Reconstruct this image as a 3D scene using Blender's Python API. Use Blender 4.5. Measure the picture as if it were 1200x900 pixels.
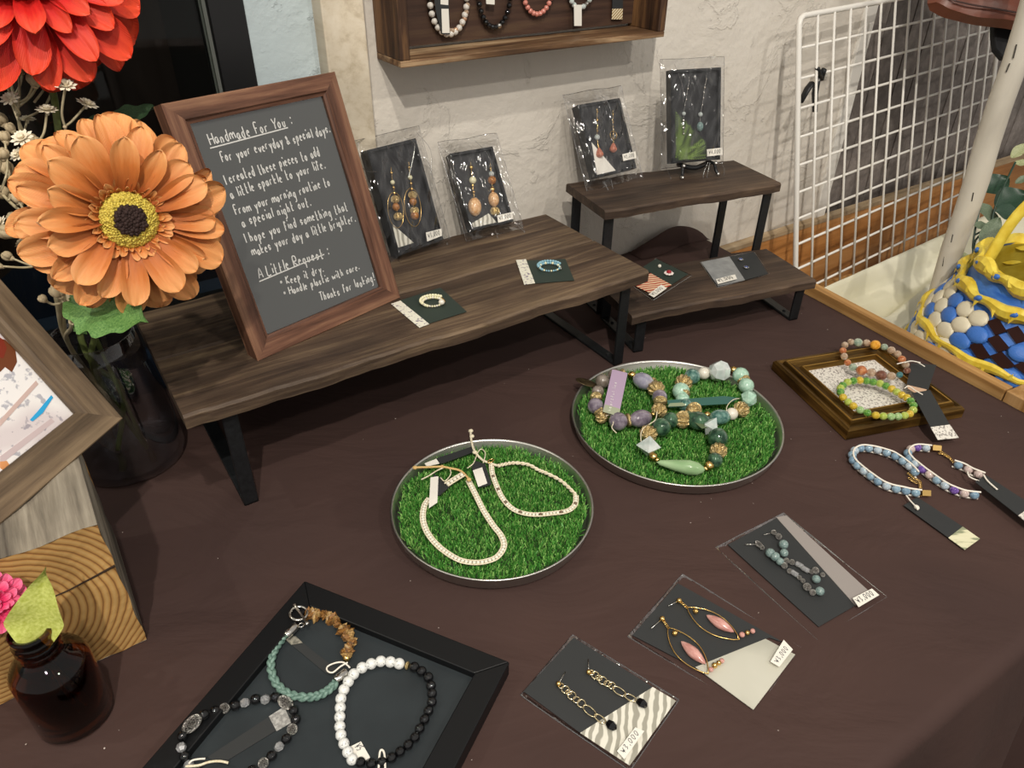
import bpy, math, random
import numpy as np
from mathutils import Vector, Matrix, Quaternion
random.seed(7); np.random.seed(7)
PI = math.pi
for o in list(bpy.data.objects): bpy.data.objects.remove(o)
S = bpy.context.scene
COL = S.collection
TZ = 0.72                      # height of the table top above the floor
# ------------------------------------------------------------------ camera
PITCH, ROLL, FPX = 0.5980, 0.0109, 866.37
fw = Vector((0, math.cos(PITCH), -math.sin(PITCH)))
x0 = Vector((1, 0, 0)); u0 = x0.cross(fw)
CX = math.cos(ROLL)*x0 + math.sin(ROLL)*u0
CU = -math.sin(ROLL)*x0 + math.cos(ROLL)*u0
CAM = Vector((0, 0, TZ+0.46))
cd = bpy.data.cameras.new('camera'); cam = bpy.data.objects.new('camera', cd); COL.objects.link(cam)
cd.sensor_width = 36; cd.lens = FPX/1200*36; cd.clip_start = .01; cd.clip_end = 50
m = Matrix((CX, CU, -fw)).transposed().to_4x4(); m.translation = CAM
cam.matrix_world = m
S.camera = cam
# ------------------------------------------------------------------ light
W = bpy.data.worlds.new('world'); S.world = W; W.use_nodes = True
W.node_tree.nodes['Background'].inputs[0].default_value = (1.0, .95, .89, 1)
W.node_tree.nodes['Background'].inputs[1].default_value = .40
def spot(name, loc, tgt, power, size, col, ang=70, blend=.5):
    l = bpy.data.lights.new(name, 'SPOT'); l.energy = power; l.shadow_soft_size = size; l.color = col
    l.spot_size = math.radians(ang); l.spot_blend = blend
    o = bpy.data.objects.new(name, l); COL.objects.link(o); o.location = loc
    o.rotation_euler = (Vector(tgt)-Vector(loc)).to_track_quat('-Z', 'Y').to_euler(); return o
spot('ceiling_spotlight', (.10, -.90, TZ+1.75), (.05, .6, TZ), 80, .022, (1, .93, .83), 75)
spot('ceiling_spotlight', (.12, -.30, TZ+1.75), (.1, .62, TZ), 40, .022, (1, .93, .83), 70)
spot('ceiling_spotlight', (-1.25, .15, TZ+1.70), (.0, .5, TZ), 66, .022, (1, .93, .84), 75)
spot('ceiling_spotlight', (1.3, -.7, TZ+1.75), (.5, .9, TZ), 34, .03, (1, .94, .85), 85)
S.view_settings.view_transform = 'Standard'; S.view_settings.look = 'None'
S.view_settings.exposure = 0.22; S.view_settings.gamma = 1; S.view_settings.use_curve_mapping = False

# ------------------------------------------------------------------ helpers: photo geometry -> real points on real planes
def ray(x, y): return (x-600)/FPX*CX - (y-450)/FPX*CU + fw
def at(x, y, z=0.0):
    d = ray(x, y); return CAM + d*((z+TZ-CAM.z)/d.z)
def depth(p): return (Vector(p)-CAM).dot(fw)
def onray(x, y, d): return CAM + ray(x, y)*d
def L(M, x, y, off=0.0):
    """point where the line of sight meets the plane z=off of frame M, in M's coordinates"""
    Mi = M.inverted(); o = Mi @ CAM; d = Mi.to_3x3() @ ray(x, y)
    return o + d*((off-o.z)/d.z)
def frame(o, x, z):
    z = Vector(z).normalized(); x = Vector(x); x = (x - z*x.dot(z)).normalized(); y = z.cross(x)
    M = Matrix((x, y, z)).transposed().to_4x4(); M.translation = o; return M
def flat(x, y, z=0.0, yaw=0):
    return Matrix.Translation(at(x, y, z)) @ Matrix.Rotation(math.radians(yaw), 4, 'Z')
def flatw(x, y, z=0.0, yaw=0):
    return Matrix.Translation((x, y, TZ+z)) @ Matrix.Rotation(math.radians(yaw), 4, 'Z')
def stand(bl, br, tl, z):
    a = at(*bl, z); b = at(*br, z); u = b-a; w = u.length; u.normalize()
    d = ray(*tl); t = (a-CAM).dot(u)/d.dot(u); T = CAM + d*t; v = T-a; h = v.length; v.normalize()
    return frame(a, u, u.cross(v)), w, h
# ------------------------------------------------------------------ helpers: scene objects
def thing(name, label, cat, M=None, group=None):
    o = bpy.data.objects.new(name, None); COL.objects.link(o); o.empty_display_size = .02
    if M is not None: o.matrix_world = M
    o['label'] = label; o['category'] = cat
    if group: o['group'] = group
    return o
def tag(o, label=None, cat=None, group=None, kind=None):
    if label: o['label'] = label
    if cat: o['category'] = cat
    if group: o['group'] = group
    if kind: o['kind'] = kind
    return o
class G:
    def __init__(s): s.v = []; s.f = []; s.mi = []; s.k = 0
    def add(s, vs, fs):
        n = len(s.v); s.v += [tuple(v) for v in vs]; s.f += [tuple(i+n for i in f) for f in fs]; s.mi += [s.k]*len(fs); return s
    def box(s, lo, hi, M=None):
        x0, y0, z0 = lo; x1, y1, z1 = hi
        vs = [Vector(p) for p in ((x0,y0,z0),(x1,y0,z0),(x1,y1,z0),(x0,y1,z0),(x0,y0,z1),(x1,y0,z1),(x1,y1,z1),(x0,y1,z1))]
        if M: vs = [M @ v for v in vs]
        return s.add(vs, [(0,3,2,1),(4,5,6,7),(0,1,5,4),(1,2,6,5),(2,3,7,6),(3,0,4,7)])
    def prism(s, pts, z0, z1=None, d=None):
        """pts: 3D polygon; extruded by vector d (or from z0 to z1 when pts are 2D)"""
        if d is None: a = [Vector((p[0], p[1], z0)) for p in pts]; b = [Vector((p[0], p[1], z1)) for p in pts]
        else: a = [Vector(p) for p in pts]; b = [p+Vector(d) for p in a]
        n = len(a)
        return s.add(a+b, [tuple(range(n))[::-1], tuple(range(n, 2*n))]+[(i, (i+1) % n, n+(i+1) % n, n+i) for i in range(n)])
    def tube(s, pts, r, n=8, closed=False, caps=True, sq=1.0):
        pts = [Vector(p) for p in pts]; m = len(pts); rs = r if hasattr(r, '__len__') else [r]*m
        T = []
        for i in range(m):
            a = pts[i-1] if (i or closed) else pts[0]; b = pts[(i+1) % m] if (i < m-1 or closed) else pts[-1]
            t = b-a; T.append(t.normalized() if t.length > 1e-9 else Vector((0, 0, 1)))
        up = Vector((0, 0, 1)) if abs(T[0].z) < .9 else Vector((1, 0, 0))
        N = (up - T[0]*up.dot(T[0])).normalized(); vs = []
        for i in range(m):
            N = (N - T[i]*N.dot(T[i])); N = N.normalized() if N.length > 1e-6 else T[i].orthogonal().normalized()
            B = T[i].cross(N)
            for k in range(n):
                a = 2*PI*k/n; vs.append(pts[i] + N*(math.cos(a)*rs[i]) + B*(math.sin(a)*rs[i]*sq))
        fs = []
        for i in range(m if closed else m-1):
            j = (i+1) % m
            for k in range(n): fs.append((i*n+k, i*n+(k+1) % n, j*n+(k+1) % n, j*n+k))
        if caps and not closed: fs += [tuple(range(n))[::-1], tuple(range((m-1)*n, m*n))]
        return s.add(vs, fs)
    def lathe(s, prof, n=32, c=(0, 0, 0), close=False):
        vs = [(c[0]+r*math.cos(2*PI*k/n), c[1]+r*math.sin(2*PI*k/n), c[2]+z) for r, z in prof for k in range(n)]
        fs = [(i*n+k, i*n+(k+1) % n, (i+1)*n+(k+1) % n, (i+1)*n+k) for i in range(len(prof)-1) for k in range(n)]
        if close:
            j = len(prof)-1; fs += [(j*n+k, j*n+(k+1) % n, (k+1) % n, k) for k in range(n)]
        else:
            if prof[0][0] > 1e-5: fs.append(tuple(range(n))[::-1])
            if prof[-1][0] > 1e-5: fs.append(tuple(range((len(prof)-1)*n, len(prof)*n)))
        return s.add(vs, fs)
    def sphere(s, c, r, n=10, m=6, M=None, rib=0):
        c = Vector(c); rr = r if hasattr(r, '__len__') else (r, r, r); vs = []; fs = []
        for i in range(m+1):
            ph = PI*i/m
            for k in range(n):
                th = 2*PI*k/n; q = 1-rib*(k % 2)
                p = Vector((rr[0]*math.sin(ph)*math.cos(th)*q, rr[1]*math.sin(ph)*math.sin(th)*q, rr[2]*math.cos(ph)))
                if M: p = M @ p
                vs.append(c+p)
        for i in range(m):
            for k in range(n): fs.append((i*n+k, i*n+(k+1) % n, (i+1)*n+(k+1) % n, (i+1)*n+k))
        return s.add(vs, fs)
    def ring(s, c, ax, R, r, n=14, m=6, e=1.0, xd=None):
        ax = Vector(ax).normalized(); x = Vector(xd).normalized() if xd else ax.orthogonal().normalized(); y = ax.cross(x); c = Vector(c)
        return s.tube([c + x*(math.cos(2*PI*k/n)*R) + y*(math.sin(2*PI*k/n)*R*e) for k in range(n)], r, m, closed=True)
    def grid(s, fn, nu, nv, flip=False):
        vs = [fn(i/nu, j/nv) for j in range(nv+1) for i in range(nu+1)]
        fs = [(j*(nu+1)+i, j*(nu+1)+i+1, (j+1)*(nu+1)+i+1, (j+1)*(nu+1)+i) for j in range(nv) for i in range(nu)]
        if flip: fs = [f[::-1] for f in fs]
        return s.add(vs, fs)
    def mesh(s, name, mat, smooth=False, bev=0):
        me = bpy.data.meshes.new(name); me.from_pydata(s.v, [], s.f)
        for mt in (mat if isinstance(mat, (list, tuple)) else [mat]): me.materials.append(mt)
        if isinstance(mat, (list, tuple)): me.polygons.foreach_set('material_index', s.mi)
        if smooth: me.polygons.foreach_set('use_smooth', [True]*len(me.polygons))
        me.update(); return me
    def obj(s, name, mat, parent=None, smooth=False, M=None, bev=0, ang=None):
        o = bpy.data.objects.new(name, s.mesh(name, mat, smooth or bool(ang))); COL.objects.link(o)
        if parent: o.parent = parent
        if M is not None: o.matrix_local = M
        if bev:
            b = o.modifiers.new('bevel', 'BEVEL'); b.width = bev; b.segments = 2; b.limit_method = 'ANGLE'; b.angle_limit = math.radians(40)
        if ang:
            o.data.set_sharp_from_angle(angle=math.radians(ang))
        return o
def inst(name, me, parent, M):
    o = bpy.data.objects.new(name, me); COL.objects.link(o); o.parent = parent; o.matrix_local = M; return o
def struct(o, label=None):
    o['kind'] = 'structure'
    if label: o['label'] = label
    return o
def spline(pts, k=6, closed=False):
    pts = [Vector(p) for p in pts]; n = len(pts); out = []
    for i in range(n if closed else n-1):
        p0 = pts[i-1] if (i or closed) else pts[0]; p1 = pts[i]; p2 = pts[(i+1) % n]; p3 = pts[(i+2) % n] if (closed or i+2 < n) else pts[-1]
        for j in range(k):
            t = j/k; out.append(.5*((2*p1)+(p2-p0)*t+(2*p0-5*p1+4*p2-p3)*t*t+(3*p1-p0-3*p2+p3)*t**3))
    if not closed: out.append(pts[-1])
    return out
# ------------------------------------------------------------------ materials
def nt(name):
    m = bpy.data.materials.new(name); m.use_nodes = True; t = m.node_tree; b = t.nodes['Principled BSDF']; return m, t, b
def N(t, typ, **kw):
    n = t.nodes.new(typ)
    for k, v in kw.items():
        if k.startswith('_'): n.inputs[k[1:].replace('_', ' ')].default_value = v
        else: setattr(n, k, v)
    return n
def rgb(c): return (c[0], c[1], c[2], 1)
def H(h):
    h = h.lstrip('#'); v = [int(h[i:i+2], 16)/255 for i in (0, 2, 4)]
    return tuple(((c+.055)/1.055)**2.4 if c > .04045 else c/12.92 for c in v)
def ramp(t, cols, src=None):
    r = t.nodes.new('ShaderNodeValToRGB'); e = r.color_ramp.elements
    while len(e) < len(cols): e.new(.5)
    for i, (p, c) in enumerate(cols): e[i].position = p; e[i].color = rgb(c)
    if src is not None: t.links.new(src, r.inputs[0])
    return r
def coords(t, scale=(1, 1, 1), rot=(0, 0, 0), loc=(0, 0, 0)):
    c = t.nodes.new('ShaderNodeTexCoord'); mp = t.nodes.new('ShaderNodeMapping')
    mp.inputs['Scale'].default_value = scale; mp.inputs['Rotation'].default_value = rot; mp.inputs['Location'].default_value = loc
    t.links.new(c.outputs['Object'], mp.inputs[0]); return mp.outputs[0]
def bump(t, b, src, strength=.3, dist=.001):
    n = N(t, 'ShaderNodeBump', _Strength=strength, _Distance=dist); t.links.new(src, n.inputs['Height']); t.links.new(n.outputs[0], b.inputs['Normal'])
def simple(name, c, rough=.5, metal=0, spec=.5, **kw):
    m, t, b = nt(name); b.inputs['Base Color'].default_value = rgb(c); b.inputs['Roughness'].default_value = rough
    b.inputs['Metallic'].default_value = metal; b.inputs['Specular IOR Level'].default_value = spec
    for k, v in kw.items(): b.inputs[k.replace('_', ' ')].default_value = v
    return m
def noisy(name, cols, scale=50, rough=.5, metal=0, bmp=.2, dist=.0005, detail=4, sc=(1, 1, 1), spec=.5, bscale=None, **kw):
    m, t, b = nt(name); v = coords(t, sc); n = N(t, 'ShaderNodeTexNoise', _Scale=scale, _Detail=detail); t.links.new(v, n.inputs[0])
    r = ramp(t, cols, n.outputs[0]); t.links.new(r.outputs[0], b.inputs['Base Color'])
    b.inputs['Roughness'].default_value = rough; b.inputs['Metallic'].default_value = metal; b.inputs['Specular IOR Level'].default_value = spec
    for k, w in kw.items(): b.inputs[k.replace('_', ' ')].default_value = w
    if bmp:
        src = n.outputs[0]
        if bscale: n2 = N(t, 'ShaderNodeTexNoise', _Scale=bscale, _Detail=5); t.links.new(v, n2.inputs[0]); src = n2.outputs[0]
        bump(t, b, src, bmp, dist)
    return m
def wood(name, dark, mid, light, scale=60, ratio=.06, rough=.6, bmp=.4, axis=0, patch=6, spec=.35, dist=.0006):
    """grain running along the given local axis"""
    m, t, b = nt(name); sc = [1, 1, 1]; sc[axis] = ratio; v = coords(t, sc)
    n = N(t, 'ShaderNodeTexNoise', _Scale=scale, _Detail=8, _Roughness=.62, _Distortion=.6); t.links.new(v, n.inputs[0])
    n2 = N(t, 'ShaderNodeTexNoise', _Scale=scale*3.2, _Detail=5, _Roughness=.7); t.links.new(v, n2.inputs[0])
    mx = N(t, 'ShaderNodeMath', operation='MULTIPLY_ADD'); mx.inputs[1].default_value = .45; t.links.new(n2.outputs[0], mx.inputs[0]); 
    sub = N(t, 'ShaderNodeMath', operation='MULTIPLY_ADD'); sub.inputs[1].default_value = 1.0; sub.inputs[2].default_value = -.225
    t.links.new(n.outputs[0], sub.inputs[0]); t.links.new(sub.outputs[0], mx.inputs[2])
    r = ramp(t, [(.30, dark), (.50, mid), (.72, light)], mx.outputs[0])
    v2 = coords(t, (1, 1, 1)); n3 = N(t, 'ShaderNodeTexNoise', _Scale=patch, _Detail=3); t.links.new(v2, n3.inputs[0])
    r3 = ramp(t, [(.3, (.55, .55, .55)), (.7, (1.25, 1.25, 1.25))], n3.outputs[0])
    mix = N(t, 'ShaderNodeMix', data_type='RGBA', blend_type='MULTIPLY'); mix.inputs[0].default_value = .8
    t.links.new(r.outputs[0], mix.inputs[6]); t.links.new(r3.outputs[0], mix.inputs[7]); t.links.new(mix.outputs[2], b.inputs['Base Color'])
    b.inputs['Roughness'].default_value = rough; b.inputs['Specular IOR Level'].default_value = spec
    bump(t, b, mx.outputs[0], bmp, dist); return m
def stone(name, c1, c2, scale=250, rough=.15, alpha=0, bmp=0):
    scale /= 75          # beads share unit-size meshes
    m = noisy(name, [(.35, c1), (.65, c2)], scale, rough, 0, bmp, .0004)
    b = m.node_tree.nodes['Principled BSDF']; b.inputs['Coat Weight'].default_value = .4
    if alpha: b.inputs['Transmission Weight'].default_value = alpha; b.inputs['IOR'].default_value = 1.3
    return m
def film(nm='clear_film', rough=.11, blend=.16, lo=.022, hi=.95, bs=.8):
    m = bpy.data.materials.new(nm); m.use_nodes = True; t = m.node_tree; t.nodes.clear()
    out = t.nodes.new('ShaderNodeOutputMaterial'); mix = t.nodes.new('ShaderNodeMixShader'); tr = t.nodes.new('ShaderNodeBsdfTransparent')
    gl = N(t, 'ShaderNodeBsdfGlossy', _Roughness=rough); gl.inputs[0].default_value = (1, 1, 1, 1); tr.inputs[0].default_value = (.97, .97, .97, 1)
    lw = N(t, 'ShaderNodeLayerWeight', _Blend=blend); mr = N(t, 'ShaderNodeMapRange'); mr.inputs[3].default_value = lo; mr.inputs[4].default_value = hi
    v = coords(t, (1, .45, 1)); n = N(t, 'ShaderNodeTexNoise', _Scale=38, _Detail=1.5, _Distortion=2.2); t.links.new(v, n.inputs[0])
    vo = N(t, 'ShaderNodeTexVoronoi', feature='DISTANCE_TO_EDGE', _Scale=36); t.links.new(v, vo.inputs[0])
    mn = N(t, 'ShaderNodeMath', operation='MINIMUM'); mn.inputs[1].default_value = .12; t.links.new(vo.outputs[0], mn.inputs[0])
    ad = N(t, 'ShaderNodeMath', operation='MULTIPLY_ADD'); ad.inputs[1].default_value = 1.2; t.links.new(mn.outputs[0], ad.inputs[0]); t.links.new(n.outputs[0], ad.inputs[2])
    bp = N(t, 'ShaderNodeBump', _Strength=bs, _Distance=.004); t.links.new(ad.outputs[0], bp.inputs['Height'])
    t.links.new(bp.outputs[0], gl.inputs['Normal']); t.links.new(bp.outputs[0], lw.inputs['Normal'])
    t.links.new(lw.outputs['Facing'], mr.inputs[0]); t.links.new(mr.outputs[0], mix.inputs[0])
    t.links.new(tr.outputs[0], mix.inputs[1]); t.links.new(gl.outputs[0], mix.inputs[2]); t.links.new(mix.outputs[0], out.inputs[0])
    return m
def pane(name, tint, rough=.02, lo=.03, hi=.6, blend=.3):
    m = bpy.data.materials.new(name); m.use_nodes = True; t = m.node_tree; t.nodes.clear()
    out = t.nodes.new('ShaderNodeOutputMaterial'); mix = t.nodes.new('ShaderNodeMixShader'); tr = t.nodes.new('ShaderNodeBsdfTransparent')
    gl = N(t, 'ShaderNodeBsdfGlossy', _Roughness=rough); tr.inputs[0].default_value = rgb(tint)
    lw = N(t, 'ShaderNodeLayerWeight', _Blend=blend); mr = N(t, 'ShaderNodeMapRange'); mr.inputs[3].default_value = lo; mr.inputs[4].default_value = hi
    t.links.new(lw.outputs['Facing'], mr.inputs[0]); t.links.new(mr.outputs[0], mix.inputs[0])
    t.links.new(tr.outputs[0], mix.inputs[1]); t.links.new(gl.outputs[0], mix.inputs[2]); t.links.new(mix.outputs[0], out.inputs[0]); return m

M_plaster = noisy('plaster', [(.3, H('d0c9be')), (.7, H('ded8ce'))], 6, .85, 0, .55, .003, 6, bscale=60, spec=.2)
def crack_plaster(m):
    t = m.node_tree; b = t.nodes['Principled BSDF']; v = coords(t, (1, 1, .55))
    vo = N(t, 'ShaderNodeTexNoise', _Scale=9, _Detail=9, _Roughness=.62, _Distortion=.5); t.links.new(v, vo.inputs[0])
    r = ramp(t, [(.44, (.35, .35, .35)), (.56, (.6, .6, .6)), (.575, (1, 1, 1)), (.62, (.75, .75, .75))], vo.outputs[0])
    n = [x for x in t.nodes if x.type == 'BUMP'][0]
    n2 = N(t, 'ShaderNodeBump', _Strength=.55, _Distance=.004); t.links.new(r.outputs[0], n2.inputs['Height']); t.links.new(n.outputs[0], n2.inputs['Normal'])
    t.links.new(n2.outputs[0], b.inputs['Normal'])
crack_plaster(M_plaster)
M_plaster2 = noisy('pale_blue_plaster', [(.3, H('a9b6ba')), (.7, H('bcc8ca'))], 6, .8, 0, .8, .003, 6, bscale=30, spec=.3); crack_plaster(M_plaster2)
M_post = wood('pale_post_wood', H('b9ab93'), H('d2c6b0'), H('dcd2bf'), 40, .05, .6, .15, 2)
M_black = simple('black_paint', H('0d0e10'), .45)
M_iron = noisy('black_iron', [(.3, H('1a1b1d')), (.7, H('242628'))], 300, .38, .3, .1)
M_board = wood('dark_weathered_board', H('33261e'), H('4d3d30'), H('75624c'), 75, .05, .62, .8, 0, 9, dist=.0012)
M_board2 = wood('dark_board', H('2b201a'), H('42342a'), H('5e4c3c'), 75, .05, .62, .6, 0, 9, dist=.001)
M_signwood = wood('walnut_frame', H('3f271d'), H('6f4c3b'), H('9a7358'), 90, .05, .42, .3, 0, 5)
M_mirrorwood = wood('grey_brown_wood', H('4a3c2e'), H('6f5d49'), H('927d62'), 70, .05, .5, .5, 0, 8)
M_traywood = wood('burnt_wood', H('21150f'), H('4a3324'), H('86623f'), 50, .08, .55, .6, 0, 14)
M_traypanel = wood('dark_panel_wood', H('2b1d16'), H('432f25'), H('54402f'), 60, .06, .6, .5, 0, 5)
M_rail = wood('orange_brown_rail', H('94602f'), H('b98048'), H('cd9a62'), 22, .08, .5, .2, 0, 3)
M_railtop = wood('dusty_wood', H('9a8264'), H('b39c7c'), H('c5b193'), 60, .08, .8, .2, 0, 8)
M_crate = wood('light_oak', H('8a6235'), H('b08550'), H('caa26c'), 50, .05, .5, .35, 0, 8)
M_crateV = wood('light_oak_upright', H('7f5a33'), H('a67c4a'), H('c0996a'), 50, .05, .5, .35, 2, 8)
M_plank = wood('grey_plank', H('5f5853'), H('7b736e'), H('968e88'), 22, .06, .6, .15, 2, 7)
M_white = simple('white_enamel', H('e6e3dc'), .35)
M_pole = noisy('worn_white_paint', [(.25, H('a39c90')), (.45, H('c9c3b6')), (.7, H('dad5c9'))], 14, .55, 0, .25, .001, 6, sc=(1, 1, .3))
M_cloth = noisy('brown_cloth', [(.3, H('3d2d2a')), (.7, H('47342f'))], 5, .82, 0, .25, .0002, 3, bscale=1500, spec=.25)
_t = M_cloth.node_tree; _n = N(_t, 'ShaderNodeTexNoise', _Scale=7, _Detail=4, _Distortion=1.2); _t.links.new(coords(_t, (1, 1.8, 1), (0, 0, .5)), _n.inputs[0])
_b = N(_t, 'ShaderNodeBump', _Strength=.8, _Distance=.006); _t.links.new(_n.outputs[0], _b.inputs['Height']); _o = [x for x in _t.nodes if x.type == 'BUMP' and x != _b][0]; _t.links.new(_o.outputs[0], _b.inputs['Normal']); _t.links.new(_b.outputs[0], _t.nodes['Principled BSDF'].inputs['Normal'])
M_cream = noisy('cream_cloth', [(.3, H('ddd8bd')), (.7, H('eae6d0'))], 8, .7, 0, .35, .004, 3, bscale=22, spec=.3, Subsurface_Weight=.0)
M_turf0 = simple('turf_backing', H('1e3512'), .9)
M_steel = simple('brushed_steel', H('d2d0ca'), .36, 1)
M_steelin = simple('steel_inner', H('77756f'), .45, 1)
M_gold = simple('gold', H('e6c078'), .25, 1)
M_champ = simple('champagne_gold', H('e2d2ac'), .25, 1)
M_goldd = noisy('antique_gold', [(.38, H('b89b62')), (.6, H('e6d09c'))], 7, .33, .9, .4, .05)
M_silver = simple('silver', H('cfccc6'), .2, 1)
M_silverd = noisy('antique_silver', [(.40, H('5f5a57')), (.50, H('d9d5cf'))], 4.5, .28, .95, .6, .12)
M_goldframe = wood('bronze_gilt', H('2e1f0c'), H('6f5223'), H('a37e3e'), 60, .08, .3, .4, 0, 20, .6)
M_goldframe.node_tree.nodes['Principled BSDF'].inputs['Metallic'].default_value = .75
M_gilt = simple('bright_gilt', H('b8904a'), .3, .9)
M_pearl = simple('pearl', H('dcd6c8'), .22, 0, .6, Coat_Weight=.6)
M_cord = noisy('cream_cord', [(.3, H('cbbd9b')), (.7, H('efe7d2'))], 600, .7, 0, .4)
M_cord2 = simple('white_cord', H('e9e2d6'), .6)
M_tan = simple('tan_cord', H('cdaa6e'), .65)
M_card = simple('black_card', H('2b2d2e'), .6)
M_cardg = simple('dark_green_card', H('29352f'), .55)
M_paper = simple('white_paper', H('e6e2d8'), .6)
M_ink = simple('black_ink', H('22201f'), .6)
M_ink2 = simple('blue_black_ink', H('3b3f4a'), .6)
M_chalk = simple('white_marker', H('f2f1ec'), .55)
M_film = film(); M_film2 = film('packet_film', .12, .38, .07, 1.0, 1.6)
M_signboard = simple('charcoal_board', H('3a3d3b'), .6)
M_signpane = pane('sign_glass', (.95, .95, .95), .05, .14, .8, .3)
def glassm(name, c, dens_rough=.0, ior=1.45, rough=.0):
    m, t, b = nt(name); b.inputs['Base Color'].default_value = rgb(c); b.inputs['Roughness'].default_value = rough
    b.inputs['Transmission Weight'].default_value = 1; b.inputs['IOR'].default_value = ior; return m
M_smoke = pane('smoke_glass', (.78, .78, .80), .03, .05, .85, .35)
M_amber = glassm('amber_glass', (.20, .06, .014), ior=1.45)
M_window = pane('window_glass', (.6, .62, .6), .03, .015, .4, .2)

# ------------------------------------------------------------------ handwriting: stroke font on a 6 x 9 grid, baseline at y=3
FONT = {
'A':'03 39 63|15 55','F':'13 19 59|16 46','H':'03 09|66 06|63 69','I':'33 39','L':'09 03 53','R':'03 09 49 57 46 06 63','T':'09 69|39 33','Y':'09 36 69|36 33','K':'03 09|59 06 53','W':'09 23 36 43 69',
'a':'46 26 15 14 23 33 45 46 53','b':'19 13 33 44 45 36 16','c':'45 36 26 15 14 23 33 44','d':'49 43 23 14 15 26 46','e':'15 45 36 26 15 14 23 43','f':'48 39 29 28 23|16 46','g':'46 26 15 14 23 43|46 41 30 10','h':'19 13|15 26 36 45 43',
'i':'26 23|28 29','k':'19 13|46 14 43','l':'29 23','m':'06 03|05 16 26 33|35 46 56 63','n':'16 13|15 26 36 45 43','o':'26 15 14 23 33 44 45 36 26','p':'16 10|15 26 36 45 44 33 23 14','q':'46 26 15 14 23 43|46 40','r':'16 13|15 26 46',
's':'45 36 26 15 24 44 33 23 13','t':'29 23 43|16 46','u':'16 14 23 33 44|46 43','v':'16 33 56','w':'06 13 35 43 66','y':'16 33|56 20','&':'63 17 28 37 36 14 23 33 55','*':'25 47|27 45|36 35|16 56','.':'23 24','!':'29 25|23 24',':':'25 24|28 27',',':'24 12',
'0':'29 17 15 23 33 45 57 49 29','1':'28 39 33','2':'17 29 39 47 13 53','3':'19 49 26 45 34 23 13','4':'49 15 55|47 43','5':'49 19 16 46 44 33 13','6':'49 16 14 23 43 45 26','7':'19 49 23','8':'29 17 45 33 13 15 47 29','9':'47 29 17 46|47 43','¥':'09 36 69|36 33|16 56|15 55','-':'16 46','~':'15 26 35 46'}
def write(name, text, parent, a, b, h, mat, off=.0004, w=None, up=None, jit=.10, n=Vector((0, 0, 1)), single=True):
    """a, b: local start and end of the baseline; h: capital height"""
    a = Vector(a); b = Vector(b); d = b-a; Lg = d.length; d.normalize(); up = n.cross(d)
    adv = []; 
    for ch in text: adv.append(5.2 if ch == ' ' else (3.2 if ch in 'il.,!:I' else (8 if ch in 'mwW' else 6.4)))
    sx = Lg/sum(adv); sy = h/6; w = w or h*.11; g = G(); x = 0; rnd = random.Random(text)
    for ch, ad in zip(text, adv):
        if ch != ' ':
            jy = rnd.uniform(-jit, jit)*h; sl = rnd.uniform(.0, .12)
            for st in FONT[ch].split('|'):
                P = [(int(q[0]), int(q[1])-3) for q in st.split()]
                P = [a + d*((x+p[0]*(ad/7.2 if ad > 4 else .8)+sl*p[1])*sx) + up*(p[1]*sy+jy) + n*off for p in P]
                P = spline(P, 3) if len(P) > 2 else P
                vs = []; 
                for i, p in enumerate(P):
                    t = (P[min(i+1, len(P)-1)]-P[max(i-1, 0)])
                    if t.length < 1e-9: t = d
                    s = n.cross(t.normalized())*(w/2); vs += [p-s, p+s]
                g.add(vs, [(2*i, 2*i+2, 2*i+3, 2*i+1) for i in range(len(P)-1)])
        x += ad
    return g.obj(name, mat, parent)
def qp(M, quad, off): return [L(M, x, y, off) for x, y in quad]
def card(name, parent, pts, mat, th=.0005):
    n = (pts[1]-pts[0]).cross(pts[2]-pts[0]).normalized()
    return G().prism(pts, 0, d=n*th).obj(name, mat, parent)
# ================================================================== structure
TH = math.radians(34)
WT = Vector((math.cos(TH), math.sin(TH), 0)); WN = Vector((math.sin(TH), -math.cos(TH), 0))     # along the wall, out of the wall
W0 = Vector((.066, .945, TZ)) - WN*.015
MW = frame(W0, WT, WN)            # wall frame: x along, y up (0 = table top), z out of the wall
MWi = MW.inverted()
def wbox(name, lo, hi, mat, kind=True, parent=None, bev=0, ang=None):
    c = [(a+b)/2 for a, b in zip(lo, hi)]; g = G().box([a-q for a, q in zip(lo, c)], [a-q for a, q in zip(hi, c)])
    if parent: return g.obj(name, mat, parent, M=Matrix.Translation(c), bev=bev)
    o = g.obj(name, mat, None, bev=bev); o.matrix_world = MW @ Matrix.Translation(c)
    if kind: struct(o)
    return o
M_floor = noisy('floor_boards', [(.3, H('5a4a3c')), (.7, H('75624f'))], 3, .6, 0, .1, sc=(1, 8, 1))
struct(G().box((-3.5, -3, -.05), (4, 4, 0)).obj('floor', M_floor))
wbox('wall_back', (-.371, -.72, -.12), (.585, 1.7, 0), M_plaster)
wbox('wall_back', (-.371, -.72, 0), (-.306, 1.7, .003), M_plaster2)          # pale blue strip beside the window
wbox('wall_left', (-3.0, -.72, -.12), (-1.6, 1.7, 0), M_plaster2)
wbox('wall_left', (-1.6, -.72, -.12), (-.371, .055, 0), simple('navy_wall_paint', H('14273b'), .6))
wbox('trim_1', (-.306, -.72, 0), (-.263, 1.7, .026), M_post, bev=.0015)
wbox('trim_2', (.585, -.72, -.035), (.612, 1.7, .006), M_white, bev=.001)
wbox('trim_3', (.612, -.72, -.035), (.628, 1.7, -.012), M_post, bev=.001)
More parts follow.
